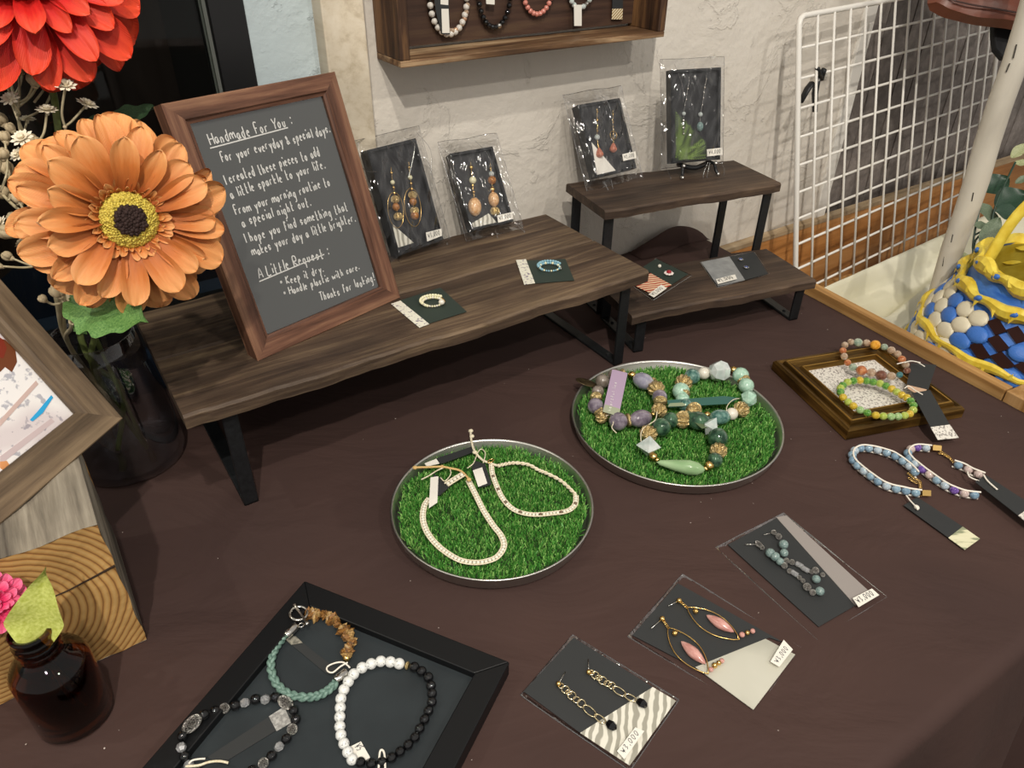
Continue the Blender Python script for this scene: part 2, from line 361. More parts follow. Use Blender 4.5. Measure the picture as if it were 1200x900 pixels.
# window: black frame, glass, and the dark room behind it
wf = wbox('window_1', (-.402, .055, -.04), (-.371, 1.7, .006), M_black)
p_ = thing('window_parts', '', '', MW); bpy.data.objects.remove(p_)
wfi = wf.matrix_world.inverted()
def wpart(name, lo, hi, mat):
    c = [(a+b)/2 for a, b in zip(lo, hi)]; o = G().box([a-q for a, q in zip(lo, c)], [a-q for a, q in zip(hi, c)]).obj(name, mat, wf)
    o.matrix_local = wfi @ MW @ Matrix.Translation(c); return o
wpart('bottom_rail', (-1.6, .055, -.04), (-.402, .078, .004), M_black)
wpart('glazing_bead', (-.402, .078, -.03), (-.394, 1.7, -.004), simple('grey_glazing_bead', H('8d918c'), .4))
wpart('window_glass', (-1.6, .078, -.022), (-.402, 1.7, -.018), M_window)
M_dark = simple('dark_interior', H('0b0b0d'), .7)
wbox('wall_behind_window', (-1.9, .0, -.70), (-.2, 1.7, -.66), M_dark)
M_curt = noisy('brown_curtain', [(.3, H('2a1f1e')), (.7, H('4b3b39'))], 4, .8, 0, .3, .003, sc=(1, .05, 1))
g = G(); g.grid(lambda u, v: (-.85+u*.44, .10+v*1.55, -.16+.014*math.sin(u*31)+.006*math.sin(u*67+1)), 60, 2)
o = g.obj('window_curtain', M_curt, None, smooth=True); o.matrix_world = MW; tag(o, 'dark brown curtain hanging behind the black window beside the framed sign', 'curtain')
M_navy = noisy('navy_fabric', [(.3, H('0d2138')), (.7, H('16304c'))], 5, .8, 0, .2)
g = G(); g.grid(lambda u, v: (-1.35+u*1.0, -.2+v*(.40+.05*math.sin(u*5)), -.33+.03*math.sin(u*9)), 40, 6)
o = g.obj('navy_cloth', M_navy, None, smooth=True); o.matrix_world = MW; tag(o, 'dark navy blue cloth behind the window, low behind the vase', 'cloth')
# grey plank wall right of the plaster, each plank a piece
pw = struct(thing('wall_planks', 'grey brown upright boards behind the white grid', '', MW)); del pw['category']
px = .628; k = 0; rnd = random.Random(3)
while px < 2.4:
    wd = rnd.uniform(.052, .09); dz = rnd.uniform(-.003, .003)
    G().box((-wd/2+.001, -1.2, -.009), (wd/2-.001, 1.2, .009)).obj('plank', M_plank, pw, M=Matrix.Translation((px+wd/2, .5, -.03+dz)) @ Matrix.Rotation(rnd.uniform(-.004, .004), 4, 'Y'))
    px += wd
wbox('wall_behind_planks', (.585, -.72, -.12), (2.4, 1.7, -.045), M_plaster)
rl = wbox('trim_4', (.262, -.30, .001), (2.4, -.048, .016), M_rail, bev=.001)
c_ = Vector(((.262+2.4)/2, (-.30-.048)/2, (.001+.016)/2))
G().box((-1.069, .1262, -.0075), (1.069, .1335, .009)).obj('top_ledge', M_railtop, rl)
wbox('baseboard_back', (.262, -.72, .001), (2.4, -.301, .012), M_rail)

# ================================================================== table and cloth
E1 = Vector((.843, .538, 0)).normalized(); E2 = Vector((.471, -.882, 0)).normalized(); CFR = Vector((.608, .500, TZ))
def tab(a, b, z=0): return CFR - E1*a - E2*b + Vector((0, 0, z))      # a: leftwards from right edge, b: backwards from front edge
def bback(a):
    p = CFR - E1*a; d = (p-W0).dot(WN); return d/(E2.dot(WN))
tbl = thing('table', 'display table hidden under the brown cloth', 'table', Matrix.Translation(tab(.7, .33, -TZ)))
Mt = Matrix.Translation(-tab(.7, .33, -TZ))
G().prism([Mt @ tab(a, b, -.03) for a, b in ((.012, .012), (1.34, .012), (1.34, bback(1.34)-.012), (.012, bback(0)-.015))], 0, d=(0, 0, .026)).obj('tabletop', M_crate, tbl)
for a, b in ((.06, .06), (1.29, .06), (.06, .58), (1.29, .55)):
    p = Mt @ tab(a, b, -TZ); G().box((p.x-.02, p.y-.02, 0), (p.x+.02, p.y+.02, TZ-.03)).obj('leg', M_crate, tbl)
def cloth_pt(u, v):
    a = 1.36*(1-u)-.002; bb = bback(a)-.004
    if v < .62:
        b = bb*(1-v/.62); z = .0015*math.sin(a*9+b*14)*math.sin(b*11-a*4)*.5-.0009
        hb = max(0, 1-((a-.36)/.13)**2)*max(0, 1-(bb-b)/.045); z += .030*hb*(0 if a < .28 else 1) if False else 0
        return tab(a, b, z)
    if v < .70:
        t = (v-.62)/.08; an = t*PI/2; r = .012
        return tab(a, -r*math.sin(an), -r*(1-math.cos(an))-.0009)
    t = (v-.70)/.30; f = min(1, t*2.2)
    wv = .022*math.sin(a*26)+.012*math.sin(a*57+1.3)+.010*math.sin(a*11+.5)
    return tab(a, -.012-f*(.018+wv)-.03*t, -.0125-t*.66)
g = G(); g.grid(cloth_pt, 260, 90)
tc = g.obj('tablecloth', M_cloth, None, smooth=True); tag(tc, 'plain dark brown cloth spread over the display table', 'tablecloth')
sol = tc.modifiers.new('thick', 'SOLIDIFY'); sol.thickness = .0008; sol.offset = -1
# bunched cloth edge against the wall behind the low stand
g = G()
def hump(u, v):
    x = .135+u*.14; z0 = .027*math.sin(PI*min(1, u*1.0))**.6; an = v*PI
    return MW @ Vector((x, z0*math.sin(an)**.8+.0005, .004+.03*(1-v)+.004*math.sin(u*7)))
g.grid(hump, 24, 10); g.obj('cloth_fold', M_cloth, tc, smooth=True)

# ================================================================== display risers
def riser(name, label, M, w, d, h, th, planks, leg_x, mats, cover=.012, bw=.013, taper=0, seam=None):
    """M origin: front left corner of the board on the table, x along, y towards the back"""
    t = thing(name, label, 'riser', M, 'dark wooden display risers')
    ys = [0, d] if planks == 1 else [0, d*(seam or .5), d]
    for i in range(len(ys)-1):
        y0, y1 = ys[i]+(.0004 if i else 0), ys[i+1]-(.0004 if i < len(ys)-2 else 0); c = Vector((w/2, (y0+y1)/2, h-th/2))
        g = G(); nx = 40; hx, hy, hz = w/2, (y1-y0)/2, th/2; rnd = random.Random(i*7+int(w*1000)); ph = rnd.uniform(0, 6)
        def prof(x): return .0012*math.sin(x*38+ph)+.0008*math.sin(x*91+ph)+.0005*math.sin(x*211)
        vs = []
        for j in range(nx+1):
            x = -hx+2*hx*j/nx; e0 = prof(x)*(1 if i == 0 else .4); e1 = prof(x+3)*(1 if i == len(ys)-2 else .0)
            c2 = .0022
            for (y, z) in ((-hy+e0+c2, hz), (hy+e1-c2, hz), (hy+e1, hz-c2), (hy+e1, -hz), (-hy+e0, -hz), (-hy+e0, hz-c2)): vs.append((x, y, z+.0004*math.sin(x*50+y*60)))
        fs = [(6*j+k, 6*j+(k+1) % 6, 6*j+6+(k+1) % 6, 6*j+6+k) for j in range(nx) for k in range(6)]+[tuple(range(6)), tuple(range(6*nx, 6*nx+6))[::-1]]
        fs = [f[::-1] for f in fs]
        g.add(vs, fs).obj('board', mats[i % len(mats)], t, M=Matrix.Translation(c))
    for lx in leg_x:
        y0, y1, hh, tk = .008, d-.008, h-th-.0004, .0035
        g = G(); g.box((lx-bw/2, y0, 0), (lx+bw/2, y0+tk, hh)); g.box((lx-bw/2, y1-tk, 0), (lx+bw/2, y1, hh)); g.box((lx-bw/2, y0, 0), (lx+bw/2, y1, tk)); g.box((lx-bw/2, y0, hh-tk), (lx+bw/2, y1, hh))
        lf = g.obj('leg_frame', M_iron, t, bev=.0012)
        for sy in (y0+.02, y1-.02): G().lathe([(.0022, 0), (.0022, .0012), (.0012, .0018), (0, .002)], 10, (lx, sy, tk)).obj('bolt', M_iron, lf)
    return t
def rframe(fl, fr, z):
    a = at(*fl, z); b = at(*fr, z); u = (b-a).normalized(); M = frame(Vector((a.x, a.y, TZ)), u, (0, 0, 1)); return M, (b-a).length
Mr, wr = rframe((215, 489), (762, 318), .115)
riser('display_riser', 'long low wooden riser of two dark planks on black metal legs, holding the framed sign', Mr, wr, .196, .115, .0125, 2, (.034, wr-.024), (M_board, M_board), seam=.50)
Ml, wl = rframe((740, 370), (958, 329), .057)
riser('display_riser', 'lower small dark wooden riser on black legs, holding two flat packets', Ml, wl, .104, .057, .011, 1, (.02, wl-.014), (M_board2,))
Mu, wu = rframe((709, 247), (917, 215), .143)
riser('display_riser', 'tall small dark wooden riser against the wall, holding two boxed earring sets', Mu, wu, .103, .143, .011, 1, (.012, wu-.012), (M_board2,))

# ================================================================== framed sign
Ms, ws, hs = stand((303, 424), (470, 349), (190, 125), .115)
hs += .002
sg = thing('sign_frame', 'walnut brown picture frame with handwritten white lettering on black, standing on the long riser', 'sign', Ms)
def picframe(parent, w, h, fw_, th, mat, inner_drop=.004, names=('frame_side',)*4, z0=None):
    """mitred frame boards; front face at z=0, back at z=-th"""
    prof = [(0, -th), (0, -.001), (.001, 0), (fw_*.78, -.0005), (fw_*.86, -.0022), (fw_, -.003), (fw_, -inner_drop-.002), (fw_*.5, -th)]
    for k in range(4):
        Lk = w if k % 2 == 0 else h
        vs = []
        for s in (0, 1):
            for (q, z) in prof: vs.append((q if s == 0 else Lk-q, q, z))
        vs = [Vector((x-Lk/2, y-fw_/2, z)) for x, y, z in vs]; n = len(prof)
        fs = [(i, n+i, n+(i+1) % n, (i+1) % n) for i in range(n)]+[tuple(range(n)), tuple(range(n, 2*n))[::-1]]
        fs = [f[::-1] for f in fs]
        M = [Matrix.Translation((w/2, fw_/2, 0)), Matrix.Translation((w-fw_/2, h/2, 0)) @ Matrix.Rotation(PI/2, 4, 'Z'),
             Matrix.Translation((w/2, h-fw_/2, 0)) @ Matrix.Rotation(PI, 4, 'Z'), Matrix.Translation((fw_/2, h/2, 0)) @ Matrix.Rotation(-PI/2, 4, 'Z')][k]
        G().add(vs, fs).obj(names[k], mat, parent, M=M)
picframe(sg, ws, hs, .0175, .016, M_signwood)
G().box((.016, .016, -.0085), (ws-.016, hs-.016, -.0062)).obj('black_board', M_signboard, sg)
G().add([(.016, .016, -.0050), (ws-.016, .016, -.0050), (ws-.016, hs-.016, -.0050), (.016, hs-.016, -.0050)], [(0, 1, 2, 3)]).obj('glass', M_signpane, sg)
G().box((.004, .004, -.014), (ws-.004, hs-.004, -.0095)).obj('backing_board', simple('brown_backing', H('4e3a28'), .8), sg)
Msi = Ms.inverted()
# easel back, reaching the riser top behind the frame
dn = Msi.to_3x3() @ Vector((0, 0, -1)); b0 = Vector((ws*.5, hs*.58, -.016)); back = Msi @ Vector((0, 0, 0))
top = Ms @ b0; foot_dir = (Ms.to_3x3() @ Vector((0, 0, -1))); foot_dir.z = 0; foot_dir.normalize()
ft = Vector((top.x, top.y, TZ+.116)) + foot_dir*.030
u_ = Ms.to_3x3() @ Vector((1, 0, 0)); pts = [top-u_*.02, top+u_*.02, ft+u_*.032+Vector((0, 0, .012)), ft+u_*.022, ft-u_*.022, ft-u_*.032+Vector((0, 0, .012))]
G().prism([Msi @ p for p in pts], 0, d=Msi.to_3x3() @ (foot_dir*.0025)).obj('easel_leg', simple('brown_easel_board', H('5a4430'), .7), sg)
SO = -.0058
def sl(x, y, ox=180, oy=60): return L(Ms, ox+x/4, oy+y/4, SO)
def sl2(x, y): return sl(x, y, 200, 230)
H1 = .0085; H2 = .0075
for nm, txt, a, b, hh in (
 ('lettering', 'Handmade For You :', sl(268, 440), sl(655, 343), .0085),
 ('lettering', 'For your everyday & special days.', sl(322, 520), sl(832, 380), .0077),
 ('lettering', 'I created these pieces to add', sl(335, 625), sl(785, 487), .0077),
 ('lettering', 'a little sparkle to your life.', sl(362, 688), sl(808, 545), .0077),
 ('lettering', 'From your morning routine to', sl(385, 768), sl(832, 625), .0077),
 ('lettering', 'a special night out.', sl(416, 822), sl(742, 722), .0077),
 ('lettering', 'I hope you find something that', sl2(350, 222), sl2(835, 60), .0077),
 ('lettering', 'makes your day a little brighter.', sl2(386, 280), sl2(870, 115), .0077),
 ('lettering', 'A Little Request :', sl2(416, 385), sl2(748, 275), .0085),
 ('lettering', '* Keep it dry.', sl2(515, 422), sl2(720, 352), .0064),
 ('lettering', '* Handle plastic with care.', sl2(532, 472), sl2(888, 342), .0064),
 ('lettering', 'Thanks for looking!', sl2(705, 492), sl2(960, 395), .0077)):
    write(nm, txt, sg, a, b, hh, M_chalk, w=.00095, off=.0)
for a, b in ((sl(265, 455), sl(630, 358)), (sl2(415, 400), sl2(720, 272))):
    n_ = Vector((0, 0, 1)).cross((b-a).normalized())*.0005
    G().add([a-n_, b-n_, b+n_, a+n_], [(0, 1, 2, 3)]).obj('underline', M_chalk, sg)
# ================================================================== beads
_bm = {}
def bmesh_of(shape, mat):
    k = (shape, mat.name)
    if k in _bm: return _bm[k]
    g = G()
    if shape == 'sph': g.sphere((0, 0, 0), 1, 14, 9)
    elif shape == 'rib': g.sphere((0, 0, 0), (1, 1, .88), 22, 8, rib=.20)
    elif shape == 'fac': g.sphere((0, 0, 0), 1, 6, 4)
    elif shape == 'octa': g.sphere((0, 0, 0), (1, 1, 1), 4, 2)
    elif shape == 'ron': g.lathe([(0, -.35), (.8, -.35), (1, -.12), (1, .12), (.8, .35), (0, .35)], 14)
    elif shape == 'tubeb': g.lathe([(.25, -1), (.85, -.95), (1, -.8), (1, .8), (.85, .95), (.25, 1)], 14)
    elif shape == 'oval': g.sphere((0, 0, 0), (1, 1, 1.35), 14, 9)
    elif shape == 'drop': g.lathe([(.0, -1.6), (.35, -1.35), (.75, -.4), (1, .45), (.85, 1.0), (.4, 1.35), (0, 1.45)], 10)
    elif shape == 'chip':
        rnd = random.Random(len(_bm)+5); g.sphere((0, 0, 0), (1, .85, 1), 6, 4); g.v = [tuple(c*rnd.uniform(.75, 1.2) for c in v) for v in g.v]
    me = g.mesh('bead_'+shape, mat, smooth=shape not in ('fac', 'octa', 'chip', 'rib')); _bm[k] = me; return me
def orient(t, roll=0):
    q = Vector(t).normalized().to_track_quat('Z', 'Y').to_matrix().to_4x4(); return q @ Matrix.Rotation(roll, 4, 'Z')
def beads(parent, M, items, kinds, off=0.0, ox=0, oy=0, s=1.0, closed=True, rmul=1.09, lift=True):
    """items: (x, y, kind[, r]) measured in a picture detail; each bead is an object on the plane z=off of frame M"""
    P = []; tz = M.to_3x3().col[2]
    for it in items:
        x, y = ox+it[0]/s, oy+it[1]/s; shape, mat, name, rp, el = kinds[it[2]]
        rp = (it[3] if len(it) > 3 else rp)/s*rmul
        o_ = off+(it[4] if len(it) > 4 else 0); p = L(M, x, y, o_); r = rp*depth(M @ p)/FPX
        if lift: p = L(M, x, y, o_+r)
        P.append((p, r, shape, mat, name, el))
    n = len(P); pts = [q[0] for q in P]
    for i, (p, r, shape, mat, name, el) in enumerate(P):
        a = pts[i-1] if (i or closed) else pts[0]; b = pts[(i+1) % n] if (i < n-1 or closed) else pts[-1]
        t = (b-a); t = t if t.length > 1e-6 else Vector((1, 0, 0))
        inst(name, bmesh_of(shape, mat), parent, Matrix.Translation(p) @ orient(t, i*.7) @ Matrix.Diagonal((r, r, r*el, 1)))
    return pts
def string(name, M, pts, mat, parent, r=.0004, off=.001, ox=0, oy=0, s=1.0, closed=False, k=5, zs=None):
    P = [L(M, ox+x/s, oy+y/s, (zs[i] if zs else off)) for i, (x, y) in enumerate(pts)]
    return G().tube(spline(P, k, closed), r, 6, closed=closed).obj(name, mat, parent, smooth=True)
def px(ox, oy, s, pts): return [(ox+x/s, oy+y/s) for x, y in pts]
gold = M_gold
K = {}
def kind(key, shape, mat, name='bead', r=20, el=1): K[key] = (shape, mat, name, r, el)
M_onyx = simple('onyx', H('0c0c0e'), .06, 0, .7); M_howl = noisy('howlite', [(.36, H('9fa1a1')), (.43, H('dfe0dd')), (1, H('eeeeea'))], 2.6, .3, 0, .05)
M_crys = stone('smoky_crystal', H('8d8f93'), H('c9c9c8'), 200, .08, .5)
kind('W', 'sph', M_howl, 'bead', 24); kind('B', 'sph', M_onyx, 'bead', 22); kind('C', 'fac', M_crys, 'crystal_bead', 22)
kind('g', 'ron', M_goldd, 'spacer', 18); kind('S', 'sph', M_silverd, 'silver_bead', 23, 1); kind('SO', 'oval', M_silverd, 'silver_bead', 32, 1.15)
# price label helper: white sticker with handwriting, given by image quad (start of writing edge first)
def price(parent, M, quad, off, txt, ink=M_ink2, k=.30, rev=False):
    q = qp(M, quad, off); c = card('price_label', parent, q, M_paper, .0003)
    n = (q[1]-q[0]).cross(q[2]-q[0]).normalized(); up = (q[3]-q[0]); 
    a = q[0]+up*.30+(q[1]-q[0])*.10; b = q[1]+(q[2]-q[1])*.30-(q[1]-q[0])*.10
    write('writing', txt, c, a, b, up.length*.48, ink, off=.0005, n=n, w=up.length*.055, jit=.03)
    return c

# ---- black shallow frame at the front with three bracelets
Cb = [at(*q, .014) for q in ((357, 681), (597, 776))]
u1 = (Cb[1]-Cb[0]).normalized(); 
Mb = frame(Vector((Cb[0].x, Cb[0].y, TZ)), u1, (0, 0, 1)); wb = (Cb[1]-Cb[0]).length; hb = .205
bf = thing('picture_frame', 'flat matte black picture frame lying on the cloth as a tray for three bracelets', 'frame', Mb)
M_bfr = simple('satin_black_frame', H('0f1012'), .42, 0, .3)
for k, (x0_, y0_, x1_, y1_) in enumerate(((0, -.018, wb, 0), (0, -hb, wb, -hb+.018), (0, -hb+.018, .018, -.018), (wb-.018, -hb+.018, wb, -.018))):
    v = [(x0_, y0_), (x1_, y0_), (x1_, y1_), (x0_, y1_)]
    if k == 0: v = [(.018, -.018), (wb-.018, -.018), (wb, 0), (0, 0)]
    if k == 1: v = [(0, -hb), (wb, -hb), (wb-.018, -hb+.018), (.018, -hb+.018)]
    if k == 2: v = [(0, -hb), (.018, -hb+.018), (.018, -.018), (0, 0)]
    if k == 3: v = [(wb-.018, -hb+.018), (wb, -hb), (wb, 0), (wb-.018, -.018)]
    c = Vector((sum(q[0] for q in v)/4, sum(q[1] for q in v)/4, 0))
    G().prism([(q[0]-c.x, q[1]-c.y) for q in v], .0006, .0145).obj('frame_side', M_bfr, bf, M=Matrix.Translation(c), bev=.0008)
BZ = .0085
G().box((.010, -hb+.010, .0006), (wb-.010, -.010, BZ)).obj('inner_panel', noisy('charcoal_panel', [(.3, H('252a2d')), (.7, H('2d3336'))], 30, .5, 0, .1, spec=.3), bf)
Mo = Matrix.Translation((0, 0, BZ)); MB_ = Mb @ Mo          # frame at panel level
def onpanel(name, label, cat, group=None): return thing(name, label, cat, MB_, 'bracelets in the black frame')
b1 = onpanel('bead_bracelet', 'elastic bracelet of half white marbled and half glossy black round beads', 'bracelet')
lst = [(450,860),(430,825),(412,785),(398,745),(393,705),(393,660),(395,617),(398,575),(412,533),(433,495),(458,460),(497,430),(540,412),(585,400),(630,403),(671,411)]
lst = [(x, y, 'W') for x, y in lst]+[(709, 420, 'g')]+[(x, y, 'B') for x, y in [(742,427),(776,447),(808,475),(820,515),(825,552),(824,592),(808,633),(790,673),(767,716),(745,757),(713,792),(675,824),(636,852),(590,872),(540,880),(490,873)]]
beads(b1, MB_, lst, K, 0, 300, 675, 4)
pt = qp(MB_, px(300, 675, 4, [(440, 800), (492, 775), (535, 850), (480, 885)]), .0012)
pc = card('price_label', b1, pt, M_paper, .0003)
write('writing', '¥5', pc, pt[0].lerp(pt[3], .15).lerp(pt[1], .35), pt[3].lerp(pt[2], .35)*.45+pt[0].lerp(pt[1], .35)*.55, .0042, M_ink2, off=.0005, n=Vector((0, 0, 1)), w=.0004)
string('cord_loop', MB_, [(575, 900), (580, 830), (590, 815), (602, 835), (606, 905)], M_cord2, b1, .0007, .004, 300, 675, 4)
# leather and chip bracelet
b2 = onpanel('leather_bracelet', 'bracelet of green braided leather and brown stone chips with a silver toggle', 'bracelet')
M_leath = noisy('green_leather', [(.3, H('4d6a61')), (.7, H('7d9a8e'))], 400, .5, 0, .3)
brp = [L(MB_, 300+x/4, 675+y/4, .0035) for x, y in [(375,500),(345,530),(300,557),(250,568),(180,562),(125,535),(85,485),(70,425),(78,370),(100,325),(125,292)]]
brp = spline(brp, 12); n_ = len(brp)
for ph in (0, 2*PI/3, 4*PI/3):
    q = []
    for i, p in enumerate(brp):
        t = (brp[min(i+1, n_-1)]-brp[max(i-1, 0)]).normalized(); sd = Vector((0, 0, 1)).cross(t); an = i*.30+ph
        q.append(p+sd*(math.sin(an)*.0017)+Vector((0, 0, math.sin(2*an)*.0010)))
    G().tube(q, .00150, 7).obj('leather_strand', M_leath, b2, smooth=True)
for (xa, ya), (xb, yb), zz in (((372, 492), (425, 448), .0035), ((140, 280), (190, 232), .0072)):
    p, q = [L(MB_, 300+x/4, 675+y/4, zz) for x, y in ((xa, ya), (xb, yb))]
    G().tube([p, p.lerp(q, .1), q.lerp(p, .1), q], [.0026, .0031, .0031, .0024], 14).obj('end_cap', M_silver, b2, ang=50)
c_ = L(MB_, 300+200/4, 675+175/4, .0078)
tg = G().ring(c_, (.1, .1, 1), .0062, .0011, 24, 8).obj('toggle_ring', M_silver, b2, smooth=True)
p, q = [L(MB_, 300+x/4, 675+y/4, z) for x, y, z in ((178, 132, .0098), (243, 228, .0098))]
G().tube([p, p.lerp(q, .05), p.lerp(q, .12), q.lerp(p, .12), q.lerp(p, .05), q], [.0011, .0016, .001, .001, .0016, .0011], 8).obj('toggle_bar', M_silver, b2, smooth=True)
G().ring(L(MB_, 300+212/4, 675+230/4, .0072), (0, 0, 1), .0018, .0006).obj('jump_ring', M_silver, b2, smooth=True)
M_chip = [stone('tiger_chip', H('4a2f16'), H('9a6c36'), 200, .3), stone('pale_chip', H('7a5c36'), H('b9975f'), 180, .3)]
cp = spline([L(MB_, 300+x/4, 675+y/4, .0045) for x, y in [(250,172),(300,180),(345,188),(385,225),(420,255),(436,290),(436,330),(422,368)]], 5)
rnd = random.Random(4)
for i, p in enumerate(cp):
    if i % 1 == 0:
        t = (cp[min(i+1, len(cp)-1)]-cp[max(i-1, 0)])
        Mx = Matrix.Translation(p+Vector((rnd.uniform(-.0012, .0012), rnd.uniform(-.0012, .0012), rnd.uniform(-.001, .001)))) @ orient(t, rnd.uniform(0, 6)) @ Matrix.Rotation(rnd.uniform(-.4, .4), 4, 'X')
        r = rnd.uniform(.0038, .0060); inst('stone_chip', bmesh_of('chip', M_chip[i % 2]), b2, Mx @ Matrix.Diagonal((r, r*.8, r*.5, 1)))
inst('gold_bead', bmesh_of('sph', M_gold), b2, Matrix.Translation(L(MB_, 300+424/4, 675+385/4, .003)) @ Matrix.Diagonal((.0028, .0028, .0028, 1)))
string('cord_loop', MB_, [(440,430),(410,405),(370,408),(335,425),(335,445),(360,452),(395,425),(430,405)], M_cord2, b2, .0006, .006, 300, 675, 4)
q = qp(MB_, px(300, 675, 4, [(120, 278), (218, 310), (395, 445), (340, 458)]), .0012)
tgq = qp(MB_, px(300, 675, 4, [(165, 322), (218, 312), (395, 450), (335, 462)]), .0006)
t_ = card('paper_tag', b2, tgq, M_card)
card('tag_end', t_, qp(MB_, px(300, 675, 4, [(120, 278), (188, 283), (218, 312), (165, 322)]), .0016), noisy('silver_foil_paper', [(.4, H('7c7a70')), (.6, H('b5b1a2'))], 400, .35, .4, .2), .0005)
# black and crystal bracelet
b3 = onpanel('bead_bracelet', 'bracelet of black, smoky crystal and silver beads around a black paper tag', 'bracelet')
lst = [(690,568,'B'),(643,578,'C'),(597,578,'B'),(548,595,'C'),(502,607,'B'),(452,620,'S'),(408,632,'B',22,.001),(356,650,'B',22,.0062),(300,693,'SO',30,.0064),(255,750,'B',22,.0064),(250,803,'C',22,.0064),(265,845,'B',22,.003),(285,886,'C'),(325,920,'B'),(375,940,'S'),(425,950,'B'),(475,950,'C'),(525,940,'B'),(580,912,'B'),(635,877,'S'),(672,843,'B'),(708,800,'C'),(742,762,'B'),(770,718,'S'),(785,672,'B'),(775,632,'B'),(738,592,'SO',26)]
beads(b3, MB_, lst, K, 0, 150, 675, 4)
t_ = card('paper_tag', b3, qp(MB_, px(150, 675, 4, [(660, 660), (694, 724), (440, 880), (370, 850)]), .0006), M_card)
card('tag_end', t_, qp(MB_, px(150, 675, 4, [(660, 658), (732, 612), (766, 686), (696, 726)]), .0008), noisy('silver_paper', [(.4, H('9b9a97')), (.6, H('c6c5c1'))], 500, .4, .3, .3), .0005)
string('cord', MB_, [(270,892),(330,888),(380,872),(430,868),(470,876)], M_cord, b3, .0008, .005, 150, 675, 4)
string('cord', MB_, [(285,880),(300,865),(330,858),(362,856)], M_cord2, b3, .0006, .006, 150, 675, 4)

# ---- round trays with turf
def tray(name, label, cx, cy, R):
    t = thing(name, label, 'tray', flatw(cx, cy, 0), 'round turf trays')
    g = G().lathe([(0, .0006), (R*.93, .0006), (R*.965, .003), (R-.001, .0135), (R+.0002, .0150), (R-.0012, .0156), (R-.0022, .0140), (R*.955, .0040), (R*.93, .0016), (0, .0016)], 96)
    g.obj('dish', M_steel, t, smooth=True); Rt = R*.925
    G().lathe([(0, .0018), (Rt*.99, .0018), (Rt, .0035), (Rt*.985, .0070), (0, .0072)], 72).obj('turf_backing', M_turf0, t, smooth=True)
    n = int(17000*(R/.09)**2); rs = np.random.RandomState(int(R*1e4)); rr = Rt*np.sqrt(rs.rand(n)); th = rs.rand(n)*2*PI
    rr *= 1+.015*np.sin(th*9+1)*(rr > Rt*.9)
    x = rr*np.cos(th); y = rr*np.sin(th); z = np.full(n, .0065); a = rs.rand(n)*2*PI; h = .0035+.0030*rs.rand(n); ln = rs.randn(n, 2)*.0016
    wdt = .00034+.00026*rs.rand(n); dx = np.cos(a)*wdt; dy = np.sin(a)*wdt
    V = np.empty((n, 4, 3)); V[:, 0] = np.c_[x-dx, y-dy, z]; V[:, 1] = np.c_[x+dx, y+dy, z]
    V[:, 2] = np.c_[x+dx*.8+ln[:, 0], y+dy*.8+ln[:, 1], z+h]; V[:, 3] = np.c_[x-dx*.8+ln[:, 0], y-dy*.8+ln[:, 1], z+h]
    me = bpy.data.meshes.new('turf'); me.from_pydata(V.reshape(-1, 3).tolist(), [], (np.arange(n)[:, None]*4+np.arange(4)).tolist())
    sp = rs.rand(n); me.polygons.foreach_set('material_index', np.where(sp < .36, 0, np.where(sp < .74, 1, 2)).astype('i'))
    for m_ in M_blades: me.materials.append(m_)
    o = bpy.data.objects.new('turf', me); COL.objects.link(o); o.parent = t; o['kind'] = 'stuff'
    return t
M_blades = [simple('turf_blade_deep', H('3a7a2c'), .5), simple('turf_blade_mid', H('5a9c42'), .5), simple('turf_blade_light', H('8fbf66'), .5)]
T1 = tray('turf_tray', 'smaller round steel tray of artificial turf with two cream cord bracelets', -.0160, .4715, .0875)
T2 = tray('turf_tray', 'larger round steel tray of artificial turf with three chunky gemstone bracelets', .1655, .5990, .1050)
TT = .0125
MT1 = flatw(-.0160, .4715, TT); MT2 = flatw(.1655, .5990, TT)

# bracelets on the larger tray
kind('G', 'sph', M_gold, 'gold_bead', 16); kind('R', 'rib', M_goldd, 'ribbed_gold_bead', 37); kind('o', 'ron', M_goldd, 'spacer_ring', 27, .8)
M_am = stone('lavender_agate', H('6b6070'), H('9d93a0'), 120, .12, .25); M_am2 = stone('pale_amethyst', H('a29fb5'), H('c2c0cf'), 120, .08, .4)
M_gb = stone('grey_brown_agate', H('6c6157'), H('8f857c'), 120, .2)
kind('P', 'sph', M_am, 'bead', 35); kind('PO', 'oval', M_am, 'bead', 34, 1.05); kind('PL', 'oval', M_am2, 'bead', 34, 1); kind('GB', 'sph', M_gb, 'bead', 31)
p1 = thing('gemstone_bracelet', 'grey purple agate and ribbed gold bead bracelet with a lilac tag, left on larger tray', 'bracelet', MT2, 'bracelets on the larger tray')
beads(p1, MT2, [(225,187,'GB'),(203,235,'GB',27),(195,262,'o'),(192,303,'P'),(210,330,'o',24),(222,352,'R',32),(298,375,'P',40),(345,370,'o',30),(403,362,'PO',38),(463,343,'G',14),(490,322,'R',34),(495,283,'o',30),(492,262,'P',33),(475,222,'R',38),(455,195,'o',26),(415,187,'PL',36),(362,158,'G',17),(318,152,'o',22),(280,160,'GB',30)], K, 0, 650, 400, 4)
tg = card('paper_tag', p1, qp(MT2, px(650, 400, 4, [(225, 330), (300, 352), (342, 150), (270, 133)]), .016), simple('lilac_card', H('b29cb6'), .6))
q = qp(MT2, px(650, 400, 4, [(262, 330), (292, 190), (320, 160)]), .0168)
write('writing', 'heartful line', tg, q[0], q[1], .0032, M_chalk, n=Vector((0, 0, 1)), w=.0004)
card('tag_end', tg, qp(MT2, px(650, 400, 4, [(225, 330), (300, 352), (308, 318), (236, 296)]), .0168), simple('sage_paper', H('a5ab92'), .6), .0003)
lf_ = L(MT2, 650+150/4, 400+200/4, .004)
